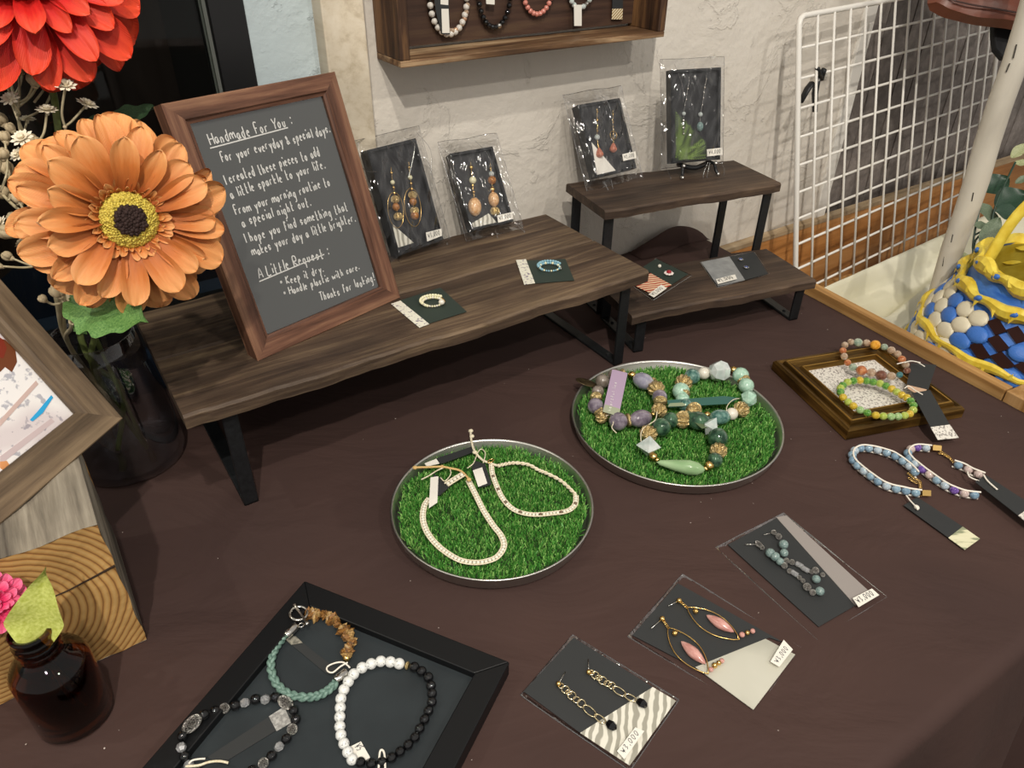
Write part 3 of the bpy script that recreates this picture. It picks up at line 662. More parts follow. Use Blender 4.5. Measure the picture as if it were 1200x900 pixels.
G().sphere((0, 0, 0), (.0125, .0065, .0006), 16, 6).obj('bronze_charm', noisy('bronze', [(.3, H('3f3524')), (.7, H('6d5d41'))], 200, .35, .8, .4), p1, smooth=True, M=Matrix.Translation(lf_+Vector((0, 0, .002))) @ Matrix.Rotation(-.15, 4, 'Z') @ Matrix.Rotation(.25, 4, 'Y'))
string('cord', MT2, [(240,350),(262,345),(275,380),(268,405),(290,430)], M_cord, p1, .0005, .013, 650, 400, 4)
M_mint = stone('mint_stone', H('8fb7a0'), H('b4d2c0'), 160, .25); M_teal = stone('teal_glass', H('3c6a63'), H('7fa79c'), 150, .08, .3); M_dg = stone('dark_green_agate', H('1f3a2c'), H('4f7358'), 110, .12, .15)
M_ice = stone('ice_crystal', H('c9d6d2'), H('eef2f0'), 90, .08, .35); M_jade = stone('jade', H('86a878'), H('a3c193'), 40, .22, .1)
kind('M', 'sph', M_mint, 'bead', 35); kind('T', 'sph', M_teal, 'bead', 32); kind('Q', 'sph', M_pearl, 'pearl', 27); kind('I', 'fac', M_ice, 'crystal_bead', 48, .95); kind('MO', 'fac', M_mint, 'bead', 36, 1.1)
kind('D', 'sph', M_dg, 'bead', 40); kind('DO', 'oval', M_dg, 'bead', 36, 1); kind('X', 'octa', M_ice, 'crystal_bead', 50); kind('TO', 'oval', M_teal, 'bead', 30, 1)
p2 = thing('gemstone_bracelet', 'mint green stone, pearl and ribbed gold bead bracelet at the back of the larger tray', 'bracelet', MT2, 'bracelets on the larger tray')
beads(p2, MT2, [(645,165,'T',34),(700,150,'Q'),(773,140,'I'),(838,135,'G',17),(872,160,'M'),(886,182,'o',28),(898,208,'M',33),(910,267,'MO'),(875,318,'R',36),(830,340,'Q'),(775,355,'TO',33),(715,345,'G',16),(652,325,'R',38),(612,300,'T',30),(600,272,'M',30),(600,250,'o',32),(592,233,'M',37),(605,193,'R',38)], K, 0, 650, 400, 4)
tg = card('paper_tag', p2, qp(MT2, px(650, 400, 4, [(535, 308), (528, 276), (795, 256), (868, 266), (812, 292)]), .0115), simple('teal_card', H('35625a'), .5))
card('tag_end', tg, qp(MT2, px(650, 400, 4, [(530, 305), (540, 290), (622, 285), (612, 302)]), .0124), simple('sage_label', H('8f9a7c'), .6), .0003)
string('cord', MT2, [(805,345),(808,305),(835,275),(865,268)], M_cord, p2, .0004, .013, 650, 400, 4)
p3 = thing('gemstone_bracelet', 'dark green stone bracelet with a long jade drop, front of the larger tray', 'bracelet', MT2, 'bracelets on the larger tray')
beads(p3, MT2, [(440,492,'X',52),(440,432,'R',40),(500,402,'D'),(543,370,'D',35),(600,366,'R',38),(672,372,'DO',40),(733,398,'X',44),(765,452,'D',43),(768,512,'R',38),(752,556,'D',33),(725,582,'G',21),(708,596,'G',12)], {**K, }, 0, 650, 400, 4, closed=False)
pa, pb = L(MT2, 650+478/4, 400+566/4, .006), L(MT2, 650+706/4, 400+604/4, .006)
inst('jade_drop', bmesh_of('drop', M_jade), p3, Matrix.Translation(pa.lerp(pb, .52)) @ orient(pb-pa) @ Matrix.Diagonal((.0072, .0072, (pb-pa).length/3.05, 1)))
beads(p3, MT2, [(463,541,'G',19),(480,556,'G',11)], K, 0, 650, 400, 4, closed=False)
string('cord', MT2, [(480,330),(470,370),(425,400),(405,430),(405,470)], M_cord, p3, .0005, .015, 650, 400, 4)
tg = card('paper_tag', p3, qp(MT2, px(650, 400, 4, [(605, 336), (640, 322), (770, 395), (690, 408)]), .0125), simple('olive_card', H('59684a'), .4))

# cream bracelets on the smaller tray
def flatband(parent, M, pts, ox, oy, s, wpx, kindb, rad, cordmat, off=.0, cords=True, closed=False, upright=False, kinds_cycle=None, space=1.95):
    P = spline([L(M, ox+x/s, oy+y/s, off+rad) for x, y in pts], 14, closed)
    d = [0]; 
    for i in range(1, len(P)): d.append(d[-1]+(P[i]-P[i-1]).length)
    n = int(d[-1]/(rad*space)); j = 0
    for i in range(n):
        tt = (i+.5)*d[-1]/n
        while j < len(d)-2 and d[j+1] < tt: j += 1
        p = P[j].lerp(P[j+1], (tt-d[j])/max(1e-9, d[j+1]-d[j])); t = P[j+1]-P[j]
        me = kinds_cycle[i % len(kinds_cycle)] if kinds_cycle else kindb
        inst('bead', me, parent, Matrix.Translation(p) @ orient(t) @ Matrix.Diagonal((rad, rad, rad*.95, 1)))
    if cords:
        for sg_ in (-1, 1):
            q = []
            for i, p in enumerate(P):
                t = (P[min(i+1, len(P)-1)]-P[max(i-1, 0)]).normalized(); sd = Vector((0, 0, 1)).cross(t)
                q.append(p+(Vector((0, 0, 1))*rad*.95 if upright else sd*rad*1.25)*sg_)
            G().tube(q, rad*(.22 if upright else .42), 6).obj('edge_cord', cordmat, parent, smooth=True)
    return P
M_cb = simple('cream_bead', H('e2dccb'), .25, 0, .6)
KX = [bmesh_of('sph', M_cb)]*5+[bmesh_of('sph', simple('brown_bead', H('6c5645'), .3))]
c1 = thing('cord_bracelet', 'cream bead and cord bracelet, left one on the smaller turf tray', 'bracelet', MT1, 'bracelets on the smaller tray')
flatband(c1, MT1, [(435,332),(470,400),(505,470),(550,540),(588,590),(602,640),(570,690),(510,713),(450,716),(390,703),(330,668),(280,625),(240,570),(222,510),(230,450),(252,415)], 440, 480, 4, 0, bmesh_of('sph', M_cb), .0016, M_cord)
flatband(c1, MT1, [(332,352),(372,326),(412,302)], 440, 480, 4, 0, bmesh_of('sph', M_cb), .0019, M_cord, off=.003)
string('tie_cord', MT1, [(438,325),(400,288),(350,275),(310,268),(240,270),(175,272)], M_tan, c1, .0011, .004, 440, 480, 4, zs=[.003,.004,.006,.007,.007,.006])
string('tie_cord', MT1, [(320,272),(290,285),(250,310),(215,328)], M_cord, c1, .0006, .006, 440, 480, 4)
string('tie_cord', MT1, [(350,280),(352,305),(325,335),(305,318)], M_cord, c1, .0005, .006, 440, 480, 4)
for x, y in ((438, 328), (312, 268), (185, 272)): inst('knot', bmesh_of('sph', M_tan), c1, Matrix.Translation(L(MT1, 440+x/4, 480+y/4, .006)) @ Matrix.Diagonal((.0022, .0019, .0018, 1)))
card('paper_tag', c1, qp(MT1, px(440, 480, 4, [(272, 300), (340, 350), (420, 300), (400, 318), (300, 405), (270, 385)]), .0028), M_card)
price(c1, MT1, px(440, 480, 4, [(250, 462), (258, 318), (295, 312), (290, 435)]), .0050, '¥4,500')
c2 = thing('cord_bracelet', 'cream cord bracelet with small dark beads, right one on the smaller turf tray', 'bracelet', MT1, 'bracelets on the smaller tray')
flatband(c2, MT1, [(543,258),(548,300),(565,350),(590,405),(625,450),(670,478),(740,492),(830,486),(900,474),(935,445),(940,402)], 440, 480, 4, 0, None, .0015, M_cord, kinds_cycle=KX)
bp = spline([L(MT1, 440+x/4, 480+y/4, .0022) for x, y in [(940,402),(905,365),(860,328),(800,298),(765,284),(715,258),(655,250),(610,255),(572,264)]], 10)
for ph in (0, PI):
    q = []
    for i, p in enumerate(bp):
        t = (bp[min(i+1, len(bp)-1)]-bp[max(i-1, 0)]).normalized(); sd = Vector((0, 0, 1)).cross(t); an = i*.8+ph
        q.append(p+sd*(math.sin(an)*.0009)+Vector((0, 0, math.cos(an)*.0009)))
    G().tube(q, .0010, 6).obj('braid_strand', M_cord, c2, smooth=True)
string('tie_cord', MT1, [(570,262),(535,250),(500,235),(465,195),(450,150),(445,95)], M_cord, c2, .0012, .004, 440, 480, 4, zs=[.003,.003,.004,.006,.006,.006])
string('tie_cord', MT1, [(505,250),(515,205),(495,185),(478,205),(460,250),(430,275)], M_cord, c2, .0005, .006, 440, 480, 4)
for x, y in ((447, 100), (452, 125), (466, 200)): inst('knot', bmesh_of('sph', M_cord), c2, Matrix.Translation(L(MT1, 440+x/4, 480+y/4, .006)) @ Matrix.Diagonal((.0024, .0022, .0018, 1)))
G().ring(L(MT1, 440+540/4, 480+240/4, .004), (0, 0, 1), .0030, .0007, 20, 6, .6).obj('clasp', M_gold, c2, smooth=True)
t_ = card('paper_tag', c2, qp(MT1, px(440, 480, 4, [(470, 240), (515, 255), (545, 350), (490, 365), (450, 270)]), .0030), M_card)
price(c2, MT1, px(440, 480, 4, [(482, 362), (456, 285), (500, 270), (524, 345)]), .0042, '¥4,500')
t_ = card('paper_tag', c1, qp(MT1, px(440, 480, 4, [(300, 252), (285, 228), (455, 172), (470, 195), (320, 250)]), .0035), M_card)
card('tag_end', t_, qp(MT1, px(440, 480, 4, [(230, 252), (285, 230), (300, 252), (240, 266)]), .0040), M_paper, .0004)
# ================================================================== gilt frame with two bracelets
Mg = frame(Vector((.3343, .582, TZ)), Vector((.470-.334, .622-.582, 0)), (0, 0, 1)); wg = math.hypot(.136, .040); hg = .134
gf = thing('gilt_frame', 'old gold picture frame lying flat with a white textured panel and two bracelets on it', 'frame', Mg)
prof = [(0, 0), (0, .010), (.002, .0125), (.004, .0128), (.0055, .0112), (.0075, .0112), (.0085, .0150), (.0115, .0155), (.013, .0135), (.020, .0120), (.0215, .0140), (.0235, .0140), (.025, .010), (.025, 0)]
for k in range(4):
    Lk = wg if k % 2 == 0 else hg; n = len(prof); vs = []
    for s_ in (0, 1):
        for (q, z) in prof: vs.append(Vector(((q if s_ == 0 else Lk-q)-Lk/2, q-.0125, z+.0004)))
    fs = [(i, n+i, n+(i+1) % n, (i+1) % n)[::-1] for i in range(n)]+[tuple(range(n)), tuple(range(n, 2*n))[::-1]]
    M_ = [Matrix.Translation((wg/2, .0125, 0)), Matrix.Translation((wg-.0125, hg/2, 0)) @ Matrix.Rotation(PI/2, 4, 'Z'), Matrix.Translation((wg/2, hg-.0125, 0)) @ Matrix.Rotation(PI, 4, 'Z'), Matrix.Translation((.0125, hg/2, 0)) @ Matrix.Rotation(-PI/2, 4, 'Z')][k]
    f_ = G().add(vs, fs).obj('frame_side', M_goldframe, gf, M=M_)
    for q, z in ((.010, .0155), (.0225, .0142)): G().tube([(-Lk/2+q, q-.0125, z), (Lk/2-q, q-.0125, z)], .0009, 6).obj('gilt_bead', M_gilt, f_)
M_wash = noisy('washi_paper', [(.40, H('8d8782')), (.47, H('d6d1c8')), (1, H('e4e0d8'))], 420, .7, 0, .4, .0005)
G().box((.024, .024, .0008), (wg-.024, hg-.024, .009)).obj('paper_panel', M_wash, gf)
GZ = .0155; MG_ = flatw(.40, .66, GZ)
M_ag1 = stone('orange_agate', H('a4552f'), H('c98b5d'), 130, .12, .1); M_ag2 = stone('amber_agate', H('d08a1e'), H('e8ad44'), 130, .12, .1); M_ag3 = stone('clear_quartz', H('b3957a'), H('d6bfa5'), 130, .08, .4)
M_ag4 = stone('brown_agate', H('5f3527'), H('8d6350'), 130, .12, .1); M_ag5 = stone('sage_agate', H('8ba08f'), H('b3bfa9'), 130, .1, .3); M_ag6 = stone('teal_agate', H('2f6468'), H('568587'), 130, .1, .1)
for k_, m_ in (('a', M_ag1), ('b', M_ag2), ('c', M_ag3), ('d', M_ag4), ('e', M_ag5), ('f', M_ag6)): kind(k_, 'sph', m_, 'bead', 15)
g1 = thing('bead_bracelet', 'bracelet of small orange, brown, clear and teal agate beads, back one on the gilt frame', 'bracelet', MG_, 'bracelets on the gilt frame')
lst = [(360,98,'c'),(351,124,'a'),(357,150,'c'),(373,180,'a'),(398,202,'e',17),(438,217,'a',22),(485,228,'c',20),(530,240,'d',23),(578,244,'c',19),(617,237,'f',14),(652,218,'d',15),(645,190,'c',16),(627,165,'a',17),(607,140,'c',16),(578,122,'c',17),(545,107,'e',15),(503,97,'b',21),(462,88,'c',16),(422,86,'e',19),(388,84,'c')]
beads(g1, MG_, lst, K, .001, 900, 380, 4)
M_yg = [stone('yellow_jade', H('c3a11f'), H('dfc34e'), 150, .1, .2), stone('lime_jade', H('9fb43e'), H('c3cf6e'), 150, .1, .2), stone('green_jade', H('3f7d2e'), H('7fae4f'), 150, .1, .2), stone('pale_green_jade', H('88b06a'), H('b9d39b'), 150, .1, .2)]
for k_, m_ in zip('yluv', M_yg): kind(k_, 'sph', m_, 'bead', 17)
pts = [(350,287),(373,272),(400,266),(430,263),(461,266),(492,271),(525,278),(553,290),(580,303),(604,318),(627,332),(650,344),(668,360),(681,380),(680,402),(664,420),(640,428),(610,432),(577,433),(540,431),(505,427),(465,415),(432,402),(400,383),(376,365),(352,343),(340,318),(340,300)]
seq = 'uluyuuluylyyuulylvvlyuvylyul'
beads(g1b := thing('bead_bracelet', 'yellow and green jade bead bracelet, front one on the gilt frame', 'bracelet', MG_, 'bracelets on the gilt frame'), MG_, [(x, y, c) for (x, y), c in zip(pts, seq)], K, .001, 900, 380, 4)
t_ = card('paper_tag', g1, qp(MG_, px(900, 380, 4, [(650, 282), (672, 182), (790, 190), (752, 306)]), .0045), M_card)
card('tag_end', t_, qp(MG_, px(900, 380, 4, [(655, 300), (652, 282), (752, 296), (740, 312), (690, 322)]), .0042), simple('tan_paper', H('c6a58a'), .6))
string('cord', MG_, [(605,186),(640,178),(690,175),(735,198)], M_cord2, g1, .0006, .012, 900, 380, 4)
string('cord', MG_, [(640,180),(670,172),(715,180)], M_cord2, g1, .0006, .013, 900, 380, 4)
# the front tag leans from the frame down to the cloth
A = [L(MG_, 900+x/4, 380+y/4, z) for x, y, z in ((676, 322, .006), (760, 308, .006), (852, 470, .0005), (762, 482, .0005))]
t_ = card('paper_tag', g1b, A, M_card)
B_ = [A[3], A[2], L(MG_, 900+895/4, 380+532/4, -.006), L(MG_, 900+797/4, 380+542/4, -.006)]
card('tag_end', t_, B_, M_wash)
string('cord', MG_, [(640,300),(660,290),(690,310),(725,330)], M_cord2, g1b, .0006, .011, 900, 380, 4)

# ================================================================== two ladder bracelets on the cloth
MC = flatw(.40, .55, .0006)
M_aq = [stone('aquamarine', H('7f9fb3'), H('a5bccb'), 140, .12, .15), stone('pale_aqua', H('a9bdcb'), H('cfd9df'), 140, .12, .2), stone('blue_grey', H('6f8ea5'), H('90aabd'), 140, .12, .1)]
M_pu = stone('purple_amethyst', H('5d3f8f'), H('8a6bb5'), 140, .12, .1); M_ro = stone('rose_quartz', H('c9b3ad'), H('dccbc4'), 140, .12, .2)
BA = [bmesh_of('sph', m_) for m_ in M_aq]
w1 = thing('ladder_bracelet', 'pale blue bead ladder bracelet with white edge cords, left of the purple one', 'bracelet', MC, 'ladder bracelets on the cloth')
P = [(715,792),(665,785),(625,776),(585,768),(548,755),(518,738),(490,718),(465,700),(440,680),(415,658),(398,635),(396,608),(410,590),(440,580),(480,583),(515,590),(550,600),(585,612),(615,630),(640,648),(665,668),(685,688),(700,706)]
flatband(w1, MC, P, 900, 380, 4, 0, None, .0041, M_cord2, upright=True, kinds_cycle=[BA[0], BA[2], BA[0], BA[1], BA[2], BA[0], BA[1]])
def clampbox(parent, M, a, b, off, th=.004):
    p, q = L(M, *a, off), L(M, *b, off); return G().tube([p, q], th, 4, sq=.8).obj('gold_clamp', M_gold, parent)
def chain(parent, M, pts, ox, oy, s, mat, R=.0016, r=.0004, off=.002, name='chain'):
    P = spline([L(M, ox+x/s, oy+y/s, off) for x, y in pts], 16); g = G(); acc = 0; last = P[0]; k = 0
    for p in P[1:]:
        if (p-last).length > R*1.35:
            t = p-last; ax = Vector((0, 0, 1)) if k % 2 else t.cross(Vector((0, 0, 1))); ax = (ax+Vector((0, 0, .5))).normalized()
            g.ring(p, ax, R, r, 10, 5, .75, xd=(t-ax*t.dot(ax))); last = p; k += 1
    return g.obj(name, mat, parent, smooth=True)
clampbox(w1, MC, (1079.5, 578), (1089.5, 578.5), .004)
chain(w1, MC, [(650,695),(665,705),(690,725),(710,735),(715,770)], 900, 380, 4, M_gold)
chain(w1, MC, [(655,715),(680,735),(700,745)], 900, 380, 4, M_gold)
t_ = card('paper_tag', w1, qp(MC, px(900, 480, 4, [(635, 450), (845, 602), (912, 550), (700, 412)]), .0012), M_card)
card('tag_end', t_, qp(MC, px(900, 480, 4, [(845, 602), (922, 658), (993, 607), (912, 550)]), .0014), noisy('olive_gold_paper', [(.42, H('8f9477')), (.5, H('d9d6b4')), (1, H('e8e4c8'))], 40, .5, 0, 0, sc=(1, 4, 1)))
string('cord', MC, [(648,402),(665,425),(690,452),(702,470)], M_cord2, w1, .0007, .004, 900, 480, 4)
inst('knot', bmesh_of('sph', M_cord2), w1, Matrix.Translation(L(MC, 900+697/4, 480+458/4, .003)) @ Matrix.Diagonal((.0022, .0028, .0018, 1)))
w2 = thing('ladder_bracelet', 'blue, purple and pink bead ladder bracelet with white edge cords, at the right', 'bracelet', MC, 'ladder bracelets on the cloth')
Bp = [bmesh_of('sph', m_) for m_ in (M_aq[0], M_pu, M_ro, M_aq[2], M_aq[1])]
P = [(990,802),(950,798),(915,792),(875,778),(840,762),(805,740),(770,715),(735,690),(700,662),(672,638),(655,613),(662,592),(682,580),(712,577),(762,582)]
flatband(w2, MC, P, 900, 380, 4, 0, None, .0041, M_cord2, upright=True, kinds_cycle=[Bp[3], Bp[2], Bp[1], Bp[4], Bp[0], Bp[2], Bp[1], Bp[4], Bp[3]])
flatband(w2, MC, [(868,652),(915,668),(955,690),(1012,712)], 900, 380, 4, 0, None, .0041, M_cord2, upright=True, kinds_cycle=[Bp[3], Bp[2], Bp[2], Bp[1], Bp[4]])
clampbox(w2, MC, (1092, 525), (1102, 526), .004)
chain(w2, MC, [(800,580),(815,600),(840,615),(855,630),(868,645)], 900, 380, 4, M_gold)
chain(w2, MC, [(795,605),(820,608),(845,625)], 900, 380, 4, M_gold)
t_ = card('paper_tag', w2, qp(MC, px(900, 380, 4, [(970, 740), (1172, 898), (1240, 850), (1020, 708)]), .009), M_card)
card('tag_end', t_, qp(MC, px(900, 380, 4, [(1172, 898), (1245, 955), (1315, 905), (1240, 850)]), .009), M_wash)
string('cord', MC, [(935,690),(945,715),(990,735)], M_cord2, w2, .0007, .009, 900, 380, 4)
string('cord', MC, [(1010,705),(1030,735),(1075,775)], M_cord2, w2, .0008, .011, 900, 380, 4)

# ================================================================== flat packs on the cloth
M_silvpaper = noisy('silver_marbled_paper', [(.35, H('a9a89b')), (.55, H('c5c3b5')), (1, H('d3d1c4'))], 14, .45, .1, .1)
def stripes(name, c1, c2, sc, dist=3, rot=.8, thr=.5):
    m, t, b = nt(name); v = coords(t, (1, 1, 1), (0, 0, rot)); w = N(t, 'ShaderNodeTexWave', _Scale=sc, _Distortion=dist, _Detail=2); t.links.new(v, w.inputs[0])
    r = ramp(t, [(thr-.15, c1), (thr+.15, c2)], w.outputs[0]); t.links.new(r.outputs[0], b.inputs['Base Color']); b.inputs['Roughness'].default_value = .5; return m
M_wave = stripes('wave_print_paper', H('9d9a8d'), H('dddacd'), 55, 5, .2)
M_grn = stripes('fern_print', H('1c2416'), H('8fa845'), 70, 4, -.7, .45)
def film_sheet(parent, c, off0, bulge, name='clear_bag', seed=1, nu=28, nv=34, back=True):
    """c: 4 local corners (tl, tr, br, bl order irrelevant); pillow of clear film"""
    n = (c[1]-c[0]).cross(c[3]-c[0]).normalized(); rs = random.Random(seed); a = [rs.uniform(0, 6) for _ in range(8)]
    def fn(u, v):
        p = c[0].lerp(c[1], u).lerp(c[3].lerp(c[2], u), v)
        e = min(1, min(u, 1-u, v, 1-v)*7); e = e*e*(3-2*e)
        w = .0013*(math.sin(u*17+v*9+a[0])*math.sin(v*15-u*6+a[1])+.6*math.sin(u*34-v*25+a[2])+.5*math.sin((u+v)*47+a[3]))
        return p+n*(off0+e*(bulge+w))
    g = G(); g.grid(fn, nu, nv); o = g.obj(name, M_film2, parent, smooth=True)
    rim = [c[i].lerp(c[(i+1) % 4], t) for i in range(4) for t in (0, .25, .5, .75)]
    g = G(); 
    for i in range(4):
        pp = spline([c[i].lerp(c[(i+1) % 4], t/6)+n*(off0+rs.uniform(0, .0006)) for t in range(7)], 2); g.tube(pp, .0005, 4)
    g.obj('film_edge', M_filmedge, o)
    return o
M_filmedge = pane('film_edge', (.85, .85, .85), .2, .25, .8, .4)
def stud(g, p, d, r=.0012): g.tube([p, p+d*.009], .0003, 5)
# pack A: chain earrings with black drops
def packthing(name, label, M): return thing(name, label, 'earrings', M, 'earring packets lying on the cloth')
def earring_group(parent): 
    o = bpy.data.objects.new('earring', None); COL.objects.link(o); o.parent = parent; o.empty_display_size = .01; return o
MA = flatw(.06, .30, .0006)
pk = packthing('earring_pack', 'clear packet of gold chain earrings with black drops over wave patterned card', MA)
O = (590, 680, 4)
card('black_card', pk, qp(MA, px(*O, [(95, 520), (330, 268), (700, 500), (360, 715)]), .0010), M_card)
card('patterned_card', pk, qp(MA, px(*O, [(360, 715), (700, 500), (808, 565), (592, 868)]), .0014), M_wave)
def chainear(parent, M, ox, oy, s, post, top, rings, ovals, drop, off=.0035):
    e = earring_group(parent); e2 = string('post', M, [post, top], M_silver, e, .0004, off, ox, oy, s, k=2)
    inst('ball', bmesh_of('sph', M_gold), e, Matrix.Translation(L(M, ox+top[0]/s, oy+top[1]/s, off)) @ Matrix.Diagonal((.0019,)*3+(1,)))
    for i, (x, y, r) in enumerate(rings): G().ring(L(M, ox+x/s, oy+y/s, off-.0008), (0, .1*(-1)**i, 1), r, .00055, 16, 6).obj('chain_ring', M_champ, e, smooth=True)
    for (xa, ya, xb, yb) in ovals:
        p, q = L(M, ox+xa/s, oy+ya/s, off), L(M, ox+xb/s, oy+yb/s, off); dd = q-p
        G().ring(p.lerp(q, .5), (0, 0, 1), dd.length*.56, .0005, 18, 6, .48, xd=dd).obj('oval_link', M_champ, e, smooth=True)
    if drop:
        x, y, xb, yb = drop; p, q = L(M, ox+x/s, oy+y/s, off), L(M, ox+xb/s, oy+yb/s, off)
        inst('black_drop', bmesh_of('fac', M_onyx), e, Matrix.Translation(p.lerp(q, .5)) @ orient(q-p) @ Matrix.Diagonal((.0034, .0030, (q-p).length*.55, 1)))
    return e
chainear(pk, MA, *O, (290, 430), (258, 485), [(270,495,.0020),(290,512,.0026),(305,525,.0020),(320,540,.0028),(342,560,.0024),(365,577,.0027)], [(378,590,430,635),(430,632,475,665)], (485, 662, 528, 698))
chainear(pk, MA, *O, (397, 370), (400, 430), [(412,432,.0020),(430,445,.0026),(447,457,.0022),(465,470,.0028),(488,484,.0024),(508,493,.0024)], [(515,502,570,538),(570,538,620,562)], (628, 560, 672, 592))
price(pk, MA, px(*O, [(566, 840), (660, 708), (618, 690), (532, 802)]), .0046, '¥3,000')
film_sheet(pk, qp(MA, px(*O, [(80, 535), (325, 252), (822, 558), (592, 890)]), 0), .0004, .0052, seed=2)
# pack B: long ovals with pink beads
MB2 = flatw(.17, .335, .0006); O = (720, 580, 3.53)
pk = packthing('earring_pack', 'clear packet of pointed gold hoop earrings with long pink beads', MB2)
card('black_card', pk, qp(MB2, px(*O, [(75, 580), (262, 365), (700, 610), (640, 590), (335, 715)]), .0010), M_card)
card('patterned_card', pk, qp(MB2, px(*O, [(335, 712), (625, 595), (748, 660), (575, 888)]), .0014), M_silvpaper)
M_pink = stone('pink_rhodonite', H('b87f76'), H('d3a298'), 120, .22)
def hoopear(parent, M, ox, oy, s, post, ball, hoop, bead_, tail, small, off=.0035):
    e = earring_group(parent); string('post', M, [post, ball], M_silver, e, .0004, off, ox, oy, s, k=2)
    for x, y, r in small: inst('gold_bead', bmesh_of('sph', M_gold), e, Matrix.Translation(L(M, ox+x/s, oy+y/s, off)) @ Matrix.Diagonal((r, r, r, 1)))
    chain(e, M, [ball, hoop[0]], ox, oy, s, M_gold, .0013, .0003, off, 'chain')
    p, q = L(M, ox+hoop[0][0]/s, oy+hoop[0][1]/s, off), L(M, ox+hoop[1][0]/s, oy+hoop[1][1]/s, off); dd = q-p; sd = Vector((0, 0, 1)).cross(dd.normalized())
    pts = [p+dd*t+sd*(dd.length*.22*math.sin(PI*t)**.8) for t in [i/14 for i in range(15)]]+[p+dd*t-sd*(dd.length*.22*math.sin(PI*t)**.8) for t in [i/14 for i in range(14, -1, -1)]]
    G().tube(pts, .00045, 6).obj('pointed_hoop', M_gold, e, smooth=True)
    a, b = L(M, ox+bead_[0]/s, oy+bead_[1]/s, off), L(M, ox+bead_[2]/s, oy+bead_[3]/s, off)
    g = G().lathe([(0, -1), (.35, -.85), (.75, -.5), (1, -.1), (1, .1), (.75, .5), (.35, .85), (0, 1)], 14)
    me = g.mesh('long_bead', M_pink, True); inst('pink_bead', me, e, Matrix.Translation(a.lerp(b, .5)) @ orient(b-a) @ Matrix.Diagonal((.0042, .0038, (b-a).length*.5, 1)))
    for x, y, m_, r in tail: inst('tail_bead', bmesh_of('sph', m_), e, Matrix.Translation(L(M, ox+x/s, oy+y/s, off)) @ Matrix.Diagonal((r, r, r, 1)))
hoopear(pk, MB2, *O, (222, 460), (268, 437), ((300, 465), (517, 598)), (380, 497, 495, 568), [(528,578,M_pink,.0021),(550,570,M_gold,.0019),(572,563,M_pink,.0019)], [(268,437,.0021),(337,481,.0021)])
hoopear(pk, MB2, *O, (152, 553), (198, 512), ((222, 548), (388, 740)), (275, 605, 378, 700), [(400,722,M_pink,.0018),(415,705,M_gold,.0021),(432,695,M_gold,.0018),(445,686,M_pink,.0018)], [(198,512,.0021),(250,572,.0021)])
price(pk, MB2, px(*O, [(682, 712), (738, 640), (700, 600), (645, 690)]), .0046, '¥3,000')
film_sheet(pk, qp(MB2, px(*O, [(55, 582), (282, 325), (772, 630), (578, 900)]), 0), .0004, .0052, seed=5)
# pack C: blue green silver
MC2 = flatw(.24, .42, .0006); O = (720, 580, 3.53)
pk = packthing('earring_pack', 'clear packet of silver earrings with blue green beads, on black card with a grey strip', MC2)
card('black_card', pk, qp(MC2, px(*O, [(470, 205), (672, 95), (995, 458), (845, 545)]), .0010), M_card)
card('grey_strip', pk, qp(MC2, px(*O, [(670, 92), (712, 85), (1050, 395), (998, 458)]), .0013), simple('grey_lilac_paper', H('938c88'), .5))
M_bg = stone('blue_green_stone', H('5d7473'), H('8b9d99'), 200, .2)
kk = {'a': ('sph', M_bg, 'bead', 15, 1), 's': ('sph', M_silverd, 'silver_bead', 12, 1), 't': ('oval', M_silverd, 'silver_bead', 11, 1.2), 'k': ('tubeb', M_crys, 'crystal_bead', 10, 1.5)}
for post, lst in (((540, 205), [(598,205,'t'),(612,218,'s',9),(645,240,'a',18),(665,255,'a',18),(685,275,'a',15),(703,292,'s',12),(725,315,'s',10),(745,325,'k'),(765,342,'s',9),(780,355,'s',9),(797,380,'s',15),(820,403,'s',12),(850,398,'a',17)]),
                  ((618, 165), [(660,155,'s',10),(680,172,'s',12),(700,205,'a',18),(702,240,'a',16),(712,272,'s',11),(735,278,'s',11),(765,290,'k'),(790,308,'k'),(815,318,'s',9),(832,312,'s',13),(835,348,'a',16),(862,330,'s',9)])):
    e = earring_group(pk); beads(e, MC2, lst, kk, .002, *O, closed=False); string('post', MC2, [post, lst[0][:2]], M_silver, e, .0004, .0035, *O, k=2)
price(pk, MC2, px(*O, [(1010, 465), (1095, 415), (1065, 388), (985, 428)]), .0046, '¥3,000')
film_sheet(pk, qp(MC2, px(*O, [(418, 215), (700, 72), (1128, 420), (840, 598)]), 0), .0004, .0050, seed=9)

# ---- flat packs on the low riser
MLt = Matrix.Translation((.30, .86, TZ+.0578))
O = (700, 190, 4)
pk = thing('earring_pack', 'clear packet with a red flower earring on striped card, on the low riser', 'earrings', MLt, 'earring packets on the low riser')
card('black_card', pk, qp(MLt, px(*O, [(215, 490), (275, 452), (425, 525), (345, 575), (250, 520)]), .0008), M_cardg)
card('patterned_card', pk, qp(MLt, px(*O, [(150, 565), (250, 520), (348, 575), (300, 600), (245, 612)]), .0012), stripes('red_striped_print', H('b04534'), H('e0c9a6'), 60, 3, 1.3))
e = earring_group(pk); c_ = L(MLt, 700+335/4, 190+520/4, .003)
for k in range(8): inst('petal', bmesh_of('sph', simple('white_petal', H('e0d5cf'), .4) if k == 0 and not bpy.data.materials.get('white_petal') else bpy.data.materials['white_petal']), e, Matrix.Translation(c_+Vector((.0042*math.cos(k*PI/4), .0042*math.sin(k*PI/4), 0))) @ Matrix.Diagonal((.0020, .0020, .0012, 1)))
